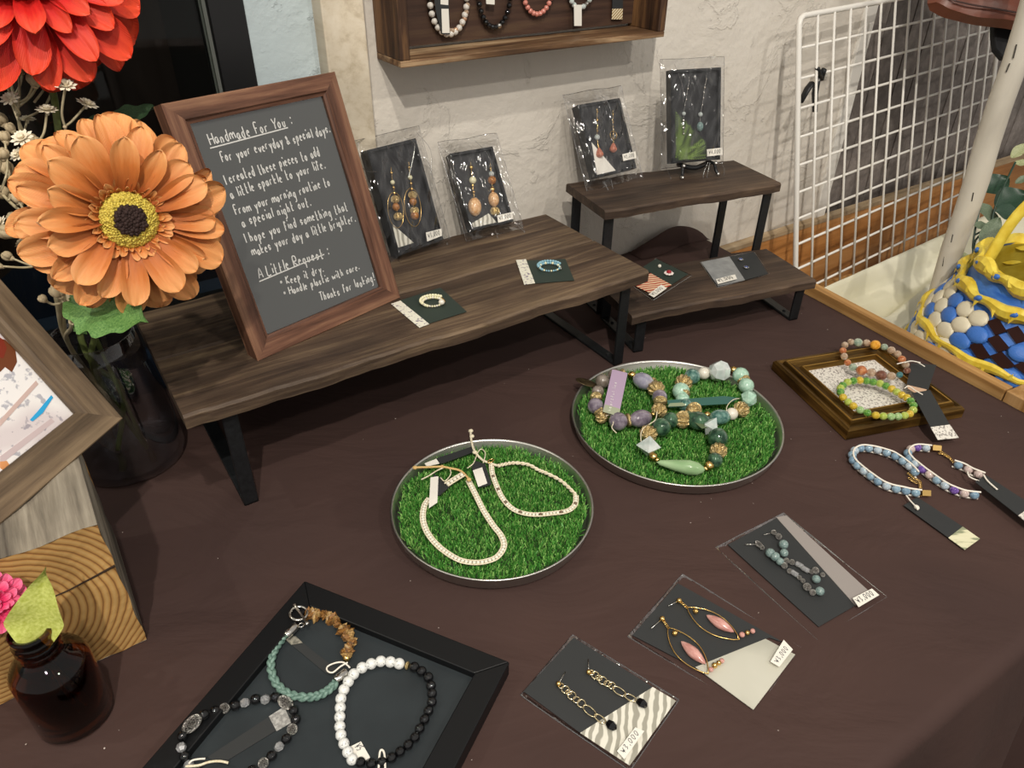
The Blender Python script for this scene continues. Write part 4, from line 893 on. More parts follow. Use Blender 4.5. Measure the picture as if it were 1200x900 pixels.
inst('red_stone', bmesh_of('fac', stone('red_stone', H('7a1820'), H('b9303a'), 300, .15)), e, Matrix.Translation(c_+Vector((0, 0, .0016))) @ Matrix.Diagonal((.0034, .0034, .0024, 1)))
e = earring_group(pk); inst('pearl', bmesh_of('sph', M_pearl), e, Matrix.Translation(L(MLt, 700+292/4, 190+487/4, .003)) @ Matrix.Diagonal((.0023,)*3+(1,)))
price(pk, MLt, px(*O, [(265, 635), (325, 592), (300, 575), (240, 620)]), .0032, '¥2,000', M_ink)
film_sheet(pk, qp(MLt, px(*O, [(150, 568), (275, 448), (442, 530), (262, 645)]), 0), .0004, .0036, seed=11, nu=16, nv=18)
pk = thing('earring_pack', 'clear packet with stud earrings on silver grey and black card, on low riser', 'earrings', MLt, 'earring packets on the low riser')
card('silver_card', pk, qp(MLt, px(*O, [(487, 468), (620, 442), (693, 552), (565, 580)]), .0010), noisy('brushed_silver_paper', [(.3, H('8d8f90')), (.7, H('a8aaaa'))], 90, .4, .3, .1))
card('black_card', pk, qp(MLt, px(*O, [(620, 442), (735, 422), (800, 522), (693, 552)]), .0012), M_card)
for x, y in ((672, 455), (698, 492)):
    e = earring_group(pk); c_ = L(MLt, 700+x/4, 190+y/4, .003); G().ring(c_, (0, 0, 1), .0030, .0007, 18, 6).obj('setting', M_silver, e, smooth=True)
    inst('blue_stone', bmesh_of('sph', stone('lapis', H('2c3763'), H('5c6a9a'), 200, .15)), e, Matrix.Translation(c_) @ Matrix.Diagonal((.0026, .0026, .0016, 1)))
price(pk, MLt, px(*O, [(565, 572), (655, 548), (645, 527), (555, 550)]), .0032, '¥2,000', M_ink)
film_sheet(pk, qp(MLt, px(*O, [(483, 468), (735, 418), (810, 522), (562, 585)]), 0), .0004, .0036, seed=13, nu=16, nv=18)

# ---- ring cards on the long riser
MR_ = Matrix.Translation((0, .70, TZ+.1156))
def ringcard(label, quad, strip, c, rx, beadm, beadm2, bandm, sz, o):
    t = thing('ring_card', label, 'ring', MR_, 'ring cards on the long riser')
    card('dark_card', t, qp(MR_, quad, .0004), M_cardg, .0004)
    s_ = card('printed_strip', t, qp(MR_, strip, .0009), noisy('speckled_strip', [(.36, H('7a6f86')), (.42, H('d9d6c6')), (1, H('e6e4d6'))], 330, .5, 0, 0), .0004)
    cc = L(MR_, *c, .0015); r = sz
    g_ = bpy.data.objects.new('ring', None); COL.objects.link(g_); g_.parent = t; g_.empty_display_size = .01
    rs = random.Random(2)
    for k in range(26):
        a = 2*PI*k/26; p = cc+Vector((math.cos(a+o)*r, math.sin(a+o)*r*.92, .0012))
        q = .0015 if k < 15 else .0011
        inst('bead', bmesh_of('sph', beadm if k % 3 else beadm2), g_, Matrix.Translation(p) @ Matrix.Diagonal((q, q, q, 1)))
        if k < 13: inst('bead', bmesh_of('sph', beadm), g_, Matrix.Translation(p+Vector((math.cos(a+o)*.0016, math.sin(a+o)*.0016, .0018))) @ Matrix.Diagonal((q*1.1, q*1.1, q, 1)))
    G().tube([cc+Vector((math.cos(o-.9+i*.16)*(r+.0018), math.sin(o-.9+i*.16)*(r+.0018), .001)) for i in range(9)], .0007, 6).obj('wire', bandm, g_, smooth=True)
    if beadm2 is M_pearl: inst('pearl', bmesh_of('sph', M_pearl), g_, Matrix.Translation(cc+Vector((math.cos(o-1.3)*r, math.sin(o-1.3)*r, .003))) @ Matrix.Diagonal((.0031, .0031, .0028, 1)))
M_cream2 = simple('ivory_bead', H('dcd7b4'), .25, 0, .6); M_aqb = simple('aqua_bead', H('7fa9b8'), .2, 0, .6)
ringcard('dark green card with an ivory pearl ring, beside the framed sign', px(440, 320, 10, [(290, 320), (760, 168), (1070, 450), (620, 592)]), px(440, 320, 10, [(182, 360), (292, 322), (630, 595), (515, 638)]), (440+67, 320+35), 0, M_cream2, M_pearl, M_gold, .0100, .9)
ringcard('dark green card with a blue and white ring, right on the long riser', px(600, 220, 6, [(90, 512), (375, 500), (438, 650), (160, 672)]), px(600, 220, 6, [(28, 508), (98, 502), (162, 670), (86, 680)]), (600+44, 220+94), 0, M_aqb, M_cream2, M_silver, .0108, .5)

# ================================================================== boxed earring sets
def bagfilm(parent, w, h, d, ext, seed, low):
    """clear bag round a box: front and back films meeting in a seam outside the box"""
    l, r, b, t = ext; rs = random.Random(seed); a = [rs.uniform(0, 6) for _ in range(8)]
    def fn(sg):
        def f(u, v):
            x = -l+u*(w+l+r); y = -b+v*(h+b+t)
            ex = min(1, min((x+l)/max(l, .004), (w+r-x)/max(r, .004))); ey = min(1, min((y+b)/max(b, .004), (h+t-y)/max(t, .004)))
            e = max(0, min(ex, ey)); wv = .0010*(math.sin(u*19+v*8+a[0])*math.sin(v*16+a[1])+.7*math.sin(u*31-v*29+a[2]))
            z = (-d/2)+(d/2+.0013)*sg*e+wv*e*(1 if sg > 0 else .2)+(.003*math.sin(u*9+a[3])+.0016*math.sin(v*23+u*11))*(1-e)
            return Vector((x, y, max(z, -d-.001) if sg < 0 else z))
        return f
    g = G(); g.grid(fn(1), 30, 40); g.grid(fn(-1), 20, 26); o = g.obj('clear_bag', M_film, parent, smooth=True)
    z = -d/2; P = [(-l, -b), (w+r, -b), (w+r, h+t), (-l, h+t), (-l, -b)]; g = G()
    for i in range(4):
        g.tube([Vector((P[i][0]+(P[i+1][0]-P[i][0])*k/10, P[i][1]+(P[i+1][1]-P[i][1])*k/10, z+.003*math.sin(((P[i][0]+(P[i+1][0]-P[i][0])*k/10+l)/(w+l+r))*9+a[3]))) for k in range(11)], .0004, 4)
    for k in range(5):
        x0_ = rs.uniform(-l*.8, w+r*.6); y0_ = rs.choice([h+t*rs.uniform(.1, .9), -b*.5]); g.tube(spline([(x0_, y0_, z+.006), (x0_+rs.uniform(-.01, .01), y0_-rs.uniform(.01, .025), .0018), (x0_+rs.uniform(-.012, .012), y0_-rs.uniform(.03, .05), .0022)], 5), .00035, 4)
    g.obj('film_edge', M_filmedge, o)
M_boxb = simple('glossy_black_box', H('111214'), .3); M_boxin = noisy('dark_foam', [(.3, H('0f0f12')), (.7, H('17171b'))], 60, .5, 0, .1)
def boxset(label, bl, br, tl, z, d, ext, low, seed):
    M, w, h = stand(bl, br, tl, z)
    t = thing('earring_box', label, 'earrings', M, 'boxed earring sets standing on the risers'); e = .0028
    g = G(); g.box((0, 0, -d), (w, h, -d+.001)); g.box((0, 0, -d), (w, e, 0)); g.box((0, h-e, -d), (w, h, 0)); g.box((0, e, -d), (e, h-e, 0)); g.box((w-e, e, -d), (w, h-e, 0))
    g.obj('box', M_boxb, t); G().box((e, e, -d+.001), (w-e, h-e, -.0055)).obj('insert', M_boxin, t)
    bagfilm(t, w, h, d, ext, seed, low); return t, M, w, h
def dangle(t, M, ox, oy, s, pts, off=-.0035):
    e = earring_group(t)
    kk = {'g': ('sph', M_gold, 'gold_bead', 7, 1), 'G': ('rib', M_goldd, 'filigree_bead', 20, 1), 'a': ('sph', M_amb, 'bead', 20, 1), 'w': ('oval', M_peach, 'bead', 26, 1), 'v': ('sph', M_cream2, 'bead', 9, 1), 's': ('sph', M_silver, 'silver_bead', 6, 1), 'q': ('sph', M_ice, 'bead', 12, 1), 'z': ('drop', M_coral, 'stone_drop', 24, .8), 'n': ('oval', M_seag, 'bead', 18, 1)}
    beads(e, M, pts, kk, off, ox, oy, s, closed=False, lift=False)
    p = [(x, y) for x, y, *_ in pts]; string('wire', M, [(p[0][0]-2, p[0][1]-28), (p[0][0], p[0][1])]+p[1:], M_gold if pts[0][2] != 's' else M_silver, e, .0003, off, ox, oy, s, k=3)
    return e
M_amb = stone('amber_stone', H('7f4a22'), H('b07a44'), 200, .15); M_peach = stone('peach_stone', H('b98a5d'), H('d9b48c'), 200, .2); M_coral = stone('coral_stone', H('a85a45'), H('d98f74'), 200, .15, .1); M_seag = stone('sea_glass', H('5f7f7d'), H('90aaa6'), 200, .15, .2)
O = (400, 140, 4)
t, M, w, h = boxset('boxed pair of oval hoop earrings in a clear bag, beside the framed sign', (467, 300), (520, 281), (430, 176), .122, .015, (.010, .016, .009, .012), 0, 1)
for lst, hoop in (([(235,250,'g'),(240,295,'v',10),(245,320,'g'),(248,345,'g'),(252,375,'G'),(256,410,'a',17),(266,455,'G')], (255, 425, 42, 82)), ([(318,225,'g'),(323,272,'v',10),(327,300,'g'),(330,325,'g'),(334,355,'G'),(336,385,'a',17),(343,428,'G'),(344,450,'a',19)], (335, 412, 36, 88))):
    e = dangle(t, M, *O, lst); c_ = L(M, 400+hoop[0]/4, 140+hoop[1]/4, -.0035); G().ring(c_, (0, 0, 1), hoop[3]/4*depth(M @ c_)/FPX, .0004, 28, 5, .52, xd=(L(M, 400+hoop[0]/4+1, 140+hoop[1]/4+10, -.0035)-c_)).obj('oval_hoop', M_gold, e, smooth=True)
card('patterned_paper', t, qp(M, px(*O, [(262, 602), (240, 490), (340, 578)]), -.0050), M_wave)
price(t, M, px(*O, [(402, 572), (472, 545), (468, 512), (396, 530)]), .0005, '¥3,000', M_ink)
t, M, w, h = boxset('boxed pair of drop earrings in a clear bag, right on the long riser', (553, 270), (602, 259), (527, 180), .128, .013, (.008, .014, .010, .016), 0, 2)
dangle(t, M, *O, [(608,225,'g',10),(612,255,'g'),(616,285,'v',16),(616,310,'g'),(620,340,'g'),(625,410,'w',30)]); dangle(t, M, *O, [(700,230,'g'),(704,255,'q',12),(706,285,'a',19),(708,328,'g',12),(714,375,'w',24),(720,430,'G',22)])
card('patterned_paper', t, qp(M, px(*O, [(612, 515), (608, 490), (690, 440), (735, 490)]), -.0050), M_wave)
price(t, M, px(*O, [(735, 484), (805, 466), (802, 434), (730, 450)]), .0005, '¥3,000', M_ink)
O = (660, 90, 6)
t, M, w, h = boxset('boxed earrings with coral drops in a clear bag, left on the tall small riser', (698, 208), (746, 197), (677, 123), .158, .013, (.012, .012, .013, .016), 0, 3)
dangle(t, M, *O, [(240,245,'g'),(240,275,'s',6),(240,305,'g'),(240,330,'s',7),(240,380,'g'),(238,425,'Q' if 0 else 'q',18),(255,535,'z',26)]); e = dangle(t, M, *O, [(350,260,'g'),(350,290,'s'),(350,320,'g'),(350,350,'g'),(353,385,'g'),(352,500,'z',26)])
G().ring(L(M, 660+353/6, 90+410/6, -.003), (0, 0, 1), .0052, .0004, 20, 5).obj('hoop', M_gold, e, smooth=True)
card('white_paper', t, qp(M, px(*O, [(240, 695), (200, 460), (372, 662)]), -.0050), M_paper)
price(t, M, px(*O, [(422, 592), (514, 572), (506, 524), (414, 545)]), .0005, '¥2,000', M_ink)
t4, M4, w4, h4 = boxset('boxed silver chain earrings over fern print in a clear bag, on the small easel', (787, 192), (844, 187), (786, 82), .162, .013, (.012, .009, .005, .013), 0, 4)
dangle(t4, M4, *O, [(885,30,'s'),(875,85,'s',8),(870,120,'s'),(865,160,'s'),(855,200,'s'),(848,260,'q',13),(846,310,'s',10),(846,360,'s',10),(846,400,'s',8)]); dangle(t4, M4, *O, [(1007,15,'s'),(995,75,'s',9),(990,110,'s'),(985,150,'s'),(978,200,'s'),(965,265,'q',15),(962,350,'n',22)])
card('fern_print', t4, qp(M4, px(*O, [(790, 590), (785, 230), (1008, 460), (1008, 572)]), -.0050), simple('fern_print_ground', H('232d1c'), .5))
g = G(); P_ = lambda x, y: L(M4, 660+x/6, 90+y/6, -.0043)
for (rx, ry, tx, ty, nn, ln_) in ((796, 580, 1000, 480, 17, 95), (790, 585, 800, 240, 19, 95), (792, 585, 900, 330, 19, 95), (800, 588, 1005, 560, 13, 60), (795, 500, 870, 300, 12, 60), (850, 585, 990, 440, 14, 60)):
    for k in range(1, nn):
        f = k/nn; x, y = rx+(tx-rx)*f, ry+(ty-ry)*f; dx, dy = (tx-rx), (ty-ry); l_ = math.hypot(dx, dy); dx /= l_; dy /= l_
        for sg_ in (-1, 1):
            ex, ey = x+(dx*.7-dy*sg_*.7)*ln_*(1-f*.6), y+(dy*.7+dx*sg_*.7)*ln_*(1-f*.6)
            while (ex < 790 or ex > 1006 or ey > 584 or ey < 238+(ex-786)*1.02) and abs(ex-x)+abs(ey-y) > 6: ex, ey = x+(ex-x)*.85, y+(ey-y)*.85
            mx_, my_ = (x+ex)/2, (y+ey)/2; g.add([P_(x, y), P_(mx_+dx*3.6, my_+dy*3.6), P_(ex, ey), P_(mx_-dx*3.6, my_-dy*3.6)], [(0, 3, 2, 1)])
g.obj('fern_fronds', simple('fern_green_print', H('7f9c48'), .5), t4)
price(t4, M4, px(*O, [(1012, 560), (1120, 548), (1116, 498), (1010, 510)]), .0005, '¥4,000', M_ink)
# small black easel under it
Mz = Matrix.Translation((.225, .955, TZ+.1436)) @ Matrix.Rotation(math.radians(20), 4, 'Z')
es = thing('small_easel', 'small black curled metal easel holding the fern print earring box', 'stand', Mz)
Mzi = Mz.inverted(); fl = Mzi @ M4 @ Vector((w4*.22, 0, -.006)); fr_ = Mzi @ M4 @ Vector((w4*.88, 0, -.006))
for p, sx in ((fl, -1), (fr_, 1)):
    lg = G().tube(spline([p+Vector((0, .006, -.004)), p+Vector((0, -.006, -.003)), p+Vector((sx*.001, -.010, -.010)), Vector((p.x+sx*.003, p.y-.014, .0022))], 5), .0020, 8).obj('leg', M_iron, es, smooth=True)
    G().sphere((p.x+sx*.003, p.y-.014, .0024), .0024, 10, 6).obj('foot', M_silverd, lg, smooth=True)
    G().sphere(p+Vector((0, -.009, -.001)), .0026, 10, 6).obj('lip', M_silverd, lg, smooth=True)
G().tube(spline([fl+Vector((0, .004, -.003)), (fl+fr_)/2+Vector((0, .002, -.009)), fr_+Vector((0, .004, -.003))], 6), .0032, 8).obj('crossbar', M_iron, es, smooth=True)
G().tube(spline([(fl+fr_)/2+Vector((0, .004, -.008)), (fl+fr_)/2+Vector((0, .018, -.012)), Vector(((fl.x+fr_.x)/2, fl.y+.030, .0022))], 5), .0020, 8).obj('leg', M_iron, es, smooth=True)

# ================================================================== wall tray frame with hanging bracelets
FX0, FX1, FY0, FD = -.243, .108, .306, .055
wt = thing('wall_tray', 'dark burnt wood tray frame hung on the wall with bracelets hanging inside', 'display tray', MW @ Matrix.Translation((FX0, FY0, .001)))
Wf, Hf, bt, bb = FX1-FX0, .26, .011, .0065
G().box((-Wf/2, -bb/2, -FD/2), (Wf/2, bb/2, FD/2)).obj('frame_side', wood('worn_burnt_wood', H('3a271b'), H('6f5238'), H('b59a78'), 50, .08, .55, .6, 0, 16), wt, M=Matrix.Translation((Wf/2, bb/2, FD/2)), bev=.001)
G().box((-Wf/2, -bt/2, -FD/2), (Wf/2, bt/2, FD/2)).obj('frame_side', M_traywood, wt, M=Matrix.Translation((Wf/2, Hf-bt/2, FD/2)), bev=.001)
for x in (bt/2, Wf-bt/2): G().box((-(Hf-bt-bb)/2, -bt/2, -FD/2), ((Hf-bt-bb)/2, bt/2, FD/2)).obj('frame_side', M_traywood, wt, M=Matrix.Translation((x, (Hf-bt+bb)/2, FD/2)) @ Matrix.Rotation(PI/2, 4, 'Z'), bev=.001)
G().box((-(Wf/2-bt+.001), -(Hf/2-bt+.001), -.003), (Wf/2-bt+.001, Hf/2-bt+.001, .003)).obj('back_panel', M_traypanel, wt, M=Matrix.Translation((Wf/2, Hf/2, .0045)))
MP = MW @ Matrix.Translation((0, 0, .0095))
M_mquartz = stone('milky_quartz', H('c9c3ba'), H('e0dbd3'), 150, .2, .1); M_rose = stone('rose_bead', H('b96f62'), H('d58f80'), 150, .2); M_chmp = simple('champagne_bead', H('c9a183'), .25, .5)
def loop(label, cx, wpx, bot, hpx, rb, mesh, grp=None, cyc=None):
    t = thing('bead_bracelet', label, 'bracelet', MP, 'bracelets hanging in the wall tray')
    a = L(MP, cx-wpx/2, bot, .004); b = L(MP, cx+wpx/2, bot, .004); W_ = (b-a).length/2; c0 = L(MP, cx, bot, .004)+Vector((0, W_*hpx, 0)); H_ = W_*hpx
    n = int(PI*(3*(W_+H_)-math.sqrt((3*W_+H_)*(W_+3*H_)))/(2*rb))
    for k in range(n):
        an = 2*PI*k/n; p = c0+Vector((math.cos(an)*W_, math.sin(an)*H_, 0)); inst('bead', (cyc[k % len(cyc)] if cyc else mesh), t, Matrix.Translation(p) @ Matrix.Rotation(an, 4, 'Z') @ Matrix.Diagonal((rb, rb, rb, 1)))
    top = c0+Vector((0, H_, 0)); G().tube([top+Vector((0, -.002, -.004)), top+Vector((0, -.002, .006))], .0008, 6).obj('pin', M_gold, t)
    return t
t = loop('milky white double strand bracelet hanging at the left of the wall tray', 527, 42, 40, 1.5, .0034, bmesh_of('sph', M_mquartz))
t_ = card('paper_tag', t, qp(MP, px(440, 0, 6, [(466, 240), (522, 240), (512, -60), (405, -60), (425, 90)]), .0085), M_card)
price(t, MP, px(440, 0, 6, [(470, 232), (464, 62), (514, 62), (522, 232)]), .0092, '¥4,500', M_ink)
price(t, MP, px(440, 0, 6, [(458, 30), (458, -60), (512, -60), (512, 36)]), .0092, '¥4,500', M_ink)
t = loop('champagne and clear bead bracelet hanging behind the milky white one', 531, 36, 36, 1.6, .0028, None, cyc=[bmesh_of('sph', M_chmp), bmesh_of('sph', M_ag3), bmesh_of('sph', M_ag3)])
t = loop('black bead bracelet hanging second from left in the wall tray', 580, 37, 32, 1.7, .0030, bmesh_of('sph', M_onyx), cyc=[bmesh_of('sph', M_onyx)]*7+[bmesh_of('sph', M_silver)])
card('price_label', t, qp(MP, px(440, 0, 6, [(780, 28), (776, -40), (838, -40), (838, 32)]), .0085), M_paper)
t = loop('pink bead bracelet hanging in the middle of the wall tray', 630, 38, 16.5, 1.6, .0029, bmesh_of('sph', M_rose))
t = loop('clear and silver bead bracelet hanging right of the pink one, with a price tag', 680, 33, 9, 1.6, .0030, None, cyc=[bmesh_of('sph', M_ice), bmesh_of('sph', M_ice), bmesh_of('fac', M_silver)])
price(t, MP, px(600, 0, 6, [(438, 182), (436, 34), (490, 34), (490, 182)]), .0088, '¥4,500', M_ink)
t = thing('bracelet_tag', 'black paper tag with a gold striped end at the right of the wall tray', 'tag', MP)
card('black_card', t, qp(MP, px(600, 0, 6, [(706, 62), (706, -120), (780, -120), (780, 62)]), .003), M_card)
card('striped_end', t, qp(MP, px(600, 0, 6, [(702, 136), (706, 62), (780, 60), (776, 136)]), .003), stripes('gold_striped_paper', H('9c7f4c'), H('e3d9bd'), 110, 0, .9))
# ================================================================== wood block and leaning mirror
bd = Vector((-.56, .83, 0)).normalized(); bx = Vector((.83, .56, 0)).normalized()
Mk = frame(Vector((-.2640, .3385, TZ+.0006)), bx, (0, 0, 1))     # x to the right, y back, origin front right bottom corner
m_, t_n, b_ = nt('end_grain'); v = coords(t_n, (1, 1, 1.15)); w_ = N(t_n, 'ShaderNodeTexWave', wave_type='RINGS', rings_direction='Y', _Scale=66, _Distortion=2.6, _Detail=3)
w_.inputs['Detail Scale'].default_value = .35
t_n.links.new(v, w_.inputs[0]); r_ = ramp(t_n, [(.0, H('80582c')), (.10, H('a57a44')), (.35, H('b78c50')), (1, H('c09a60'))], w_.outputs[0])
n_ = N(t_n, 'ShaderNodeTexNoise', _Scale=24, _Detail=5); t_n.links.new(v, n_.inputs[0]); r2 = ramp(t_n, [(.3, (.72, .70, .66)), (.7, (1.1, 1.1, 1.1))], n_.outputs[0])
mx = N(t_n, 'ShaderNodeMix', data_type='RGBA', blend_type='MULTIPLY'); mx.inputs[0].default_value = 1; t_n.links.new(r_.outputs[0], mx.inputs[6]); t_n.links.new(r2.outputs[0], mx.inputs[7]); t_n.links.new(mx.outputs[2], b_.inputs[0])
b_.inputs['Roughness'].default_value = .7; bump(t_n, b_, w_.outputs[0], .25, .0005); M_end = m_
M_blocktop = wood('weathered_grey_wood', H('4f4840'), H('8a8172'), H('b3aa99'), 60, .05, .8, .6, 1, 12)
bk = thing('wood_block', 'square cut timber block with growth rings on its end, under the leaning mirror', 'block', Mk)
Bw, Bdp, Bh = .165, .118, .1165; cx_, cz_ = -.080, .062       # ring centre
g = G(); n = 20
def bp_(x, y, z): return Vector((x-cx_+.0006*math.sin(z*160), y, z-cz_))
g.k = 0; g.grid(lambda u, v: bp_(-Bw+Bw*u, .0007*math.sin(u*40+v*9), Bh*v+.0012*math.sin(u*22)*v), 20, 16)
g.grid(lambda u, v: bp_(-Bw+Bw*u, Bdp, Bh*v+.0012*math.sin(u*22)*v), 20, 4, flip=True)
g.k = 1; g.grid(lambda u, v: bp_(-Bw+Bw*u, Bdp*v, Bh+.0012*math.sin(u*22)), 20, 10)
g.grid(lambda u, v: bp_(0, Bdp*u, Bh*v), 8, 8); g.grid(lambda u, v: bp_(-Bw, Bdp*u, Bh*v), 8, 8, flip=True); g.grid(lambda u, v: bp_(-Bw+Bw*u, Bdp*v, 0), 8, 4, flip=True)
g.obj('timber', [M_end, M_blocktop], bk, M=Matrix.Translation((cx_, 0, cz_)))
g = G(); pts = [(-.0002, -.0006, .079), (-.016, -.0006, .076), (-.030, -.0006, .0735), (-.046, -.0006, .0728)]
for i in range(3): g.tube([pts[i], pts[i+1]], [.0009-.0002*i, .0007-.0002*i], 5)
g.obj('drying_crack', simple('crack_dark', H('2b1a0c'), .9), bk)

zc = .1185; c0_ = at(145, 490, zc); u_m = Vector((-.246, -.969, 0)).normalized(); v_m = Vector((-.485, .123, .866)).normalized()
nm = v_m.cross(u_m) if v_m.cross(u_m).dot(CAM-c0_) > 0 else u_m.cross(v_m)
Wm, Hm, fwm = .19, .245, .0245
o_m = c0_+u_m*Wm
Mm = frame(o_m, -u_m, nm)
mf = thing('tabletop_mirror', 'grey brown wood framed mirror with its reflection painted on, leaning on the timber block', 'frame', Mm)
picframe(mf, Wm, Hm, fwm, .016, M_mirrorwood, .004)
m_, t_n, b_ = nt('painted_reflection'); v = coords(t_n); n1 = N(t_n, 'ShaderNodeTexNoise', _Scale=16, _Detail=1); t_n.links.new(v, n1.inputs[0])  # mirror face: its pale reflection is painted into this colour
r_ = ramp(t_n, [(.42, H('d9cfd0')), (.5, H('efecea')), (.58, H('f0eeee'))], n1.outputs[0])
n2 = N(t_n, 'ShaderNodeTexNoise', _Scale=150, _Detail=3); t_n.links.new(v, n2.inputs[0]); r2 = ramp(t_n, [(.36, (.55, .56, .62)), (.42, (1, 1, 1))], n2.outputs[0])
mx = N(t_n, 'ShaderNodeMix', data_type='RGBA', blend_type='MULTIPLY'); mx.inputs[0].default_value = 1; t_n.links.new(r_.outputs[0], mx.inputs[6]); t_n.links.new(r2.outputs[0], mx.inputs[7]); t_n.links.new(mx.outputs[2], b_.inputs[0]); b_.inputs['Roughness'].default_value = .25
G().box((.022, .022, -.009), (Wm-.022, Hm-.022, -.0075)).obj('painted_reflection', m_, mf)
G().box((.02, .02, -.0155), (Wm-.02, Hm-.02, -.0095)).obj('backing_board', M_card, mf)
sh = [L(Mm, x, y, -.0072) for x, y in ((35, 492), (44, 482), (60, 463), (62, 466), (50, 484), (38, 494))]  # coloured marks paint what the mirror would reflect
card('painted_blue_reflection', mf, sh, simple('bright_blue_reflection', H('2ba5dd'), .4), .0002)
sh = [L(Mm, x, y, -.0072) for x, y in ((0, 500), (0, 492), (42, 446), (45, 450))]; card('painted_pink_reflection', mf, sh, simple('pale_pink_reflection', H('cdb3ac'), .4), .0002)
for q in (((0, 545), (0, 535), (60, 490), (64, 494)),): card('painted_pink_reflection', mf, [L(Mm, x, y, -.0073) for x, y in q], simple('dusty_pink_reflection', H('c9b7b8'), .4), .0002)
card('painted_orange_reflection', mf, [L(Mm, x, y, -.0072) for x, y in ((0, 548), (0, 541), (8, 540), (12, 546), (5, 552))], simple('orange_reflection', H('d9955f'), .4), .0002)
card('painted_petal_reflection', mf, [L(Mm, x, y, -.0072) for x, y in ((-4, 440), (-4, 396), (6, 398), (18, 410), (20, 424), (14, 436), (6, 430))], simple('brown_reflection', H('6f3d22'), .4), .0002)  # flower petals reflected in the mirror, painted as flat shapes
card('painted_petal_reflection', mf, [L(Mm, x, y, -.0071) for x, y in ((-4, 418), (-4, 393), (4, 398), (8, 408), (4, 420))], simple('dark_red_reflection', H('7d2d1c'), .4), .0002)
tp = Mm @ Vector((Wm*.55, Hm*.62, -.016)); bdir = -nm.copy(); bdir.z = 0; bdir.normalize(); ft = Vector((tp.x, tp.y, TZ+.119))+bdir*.02
Mmi = Mm.inverted(); G().prism([Mmi @ p for p in (tp-u_m*.015, tp+u_m*.015, ft+u_m*.02, ft-u_m*.02)], 0, d=Mmi.to_3x3() @ (bdir*.003)).obj('easel_leg', M_card, mf)

# ================================================================== amber bottle
Mq = Matrix.Translation((-.286, .280, TZ+.0006))
bo = thing('amber_bottle', 'small dark amber glass bottle on the cloth in front of the timber block', 'bottle', Mq)
R = .0228; out = [(R-.003, 0), (R, .003), (R, .047), (R-.002, .0505), (R-.006, .0540), (.0145, .0555), (.0118, .0575), (.0115, .060), (.0128, .0610), (.0115, .0622), (.0115, .0640), (.0130, .0650), (.0115, .0662), (.0115, .0680), (.0130, .0690), (.0115, .0702), (.0112, .0725), (.0122, .0735), (.0122, .0760)]
out = [(a_, z_*1.15) for a_, z_ in out]
inn = [(.0095, .0760), (.0092, .0585), (.0125, .0545), (R-.009, .0505), (R-.0042, .044), (R-.0032, .005), (R-.006, .003), (0, .003)]
inn = [(a_, z_*1.15) for a_, z_ in inn]
G().lathe([(0, 0)]+out+inn, 48).obj('glass', M_amber, bo, smooth=True)
# ---- flower making
def petal_mesh(name, mat, w=.34, cup=.10, curl=-.25, tipn=.0, seed=0, nu=8, nv=12, rip=.02, tipw=.72):
    rs = random.Random(seed); a = [rs.uniform(0, 6) for _ in range(4)]
    def fn(u, v):
        v = 1-(1-v)**1.7; s = (u-.5)*2; wv = w*(.22+.78*math.sin(min(1, v/tipw)*PI/2)**1.1)
        if v > tipw: wv *= max(.0, 1-((v-tipw)/(1-tipw))**2.2)**.5
        x = s*wv*.5; y = v-(.05*tipn*s*s if v > .5 else 0)
        z = cup*(s*s)*wv*1.6+curl*v*v*.5+.18*v*(1-v)+rip*math.sin(v*9+s*3+a[0])*abs(s)+rip*.9*math.cos(s*8+a[1])*(.3+v)
        return Vector((x+.03*math.sin(v*3+a[2])*v, y, z))
    g = G(); g.grid(fn, nu, nv); return g.mesh(name, mat, True)
def petalmat(name, base, mid, tip, rough=.55):
    m, t, b = nt(name); c = t.nodes.new('ShaderNodeTexCoord'); sx = t.nodes.new('ShaderNodeSeparateXYZ'); t.links.new(c.outputs['Object'], sx.inputs[0])
    n = N(t, 'ShaderNodeTexNoise', _Scale=5, _Detail=3); mp = t.nodes.new('ShaderNodeMapping'); mp.inputs['Scale'].default_value = (4, .7, 1); t.links.new(c.outputs['Object'], mp.inputs[0]); t.links.new(mp.outputs[0], n.inputs[0])
    ad = N(t, 'ShaderNodeMath', operation='MULTIPLY_ADD'); ad.inputs[1].default_value = .35; ad.use_clamp = True; t.links.new(n.outputs[0], ad.inputs[0]); 
    sb = N(t, 'ShaderNodeMath', operation='SUBTRACT'); sb.inputs[1].default_value = .17; t.links.new(sx.outputs[1], sb.inputs[0]); t.links.new(sb.outputs[0], ad.inputs[2])
    r = ramp(t, [(.1, base), (.6, mid), (.95, tip)], ad.outputs[0]); t.links.new(r.outputs[0], b.inputs[0]); b.inputs['Roughness'].default_value = rough
    b.inputs['Subsurface Weight'].default_value = .12; b.inputs['Subsurface Radius'].default_value = (.01, .004, .002); b.inputs['Subsurface Scale'].default_value = .3
    w = N(t, 'ShaderNodeTexWave', _Scale=6, _Distortion=2); t.links.new(mp.outputs[0], w.inputs[0]); bump(t, b, w.outputs[0], .25, .02); return m
M_stem = noisy('green_stem', [(.3, H('4e5a2a')), (.7, H('77824a'))], 60, .5, 0, .2)
M_leafg = noisy('green_leaf', [(.3, H('3f6a30')), (.7, H('6f9652'))], 60, .45, 0, .4, .001)
M_leafd = noisy('dark_green_leaf', [(.3, H('20361f')), (.7, H('3c5a38'))], 60, .5, 0, .4, .001)
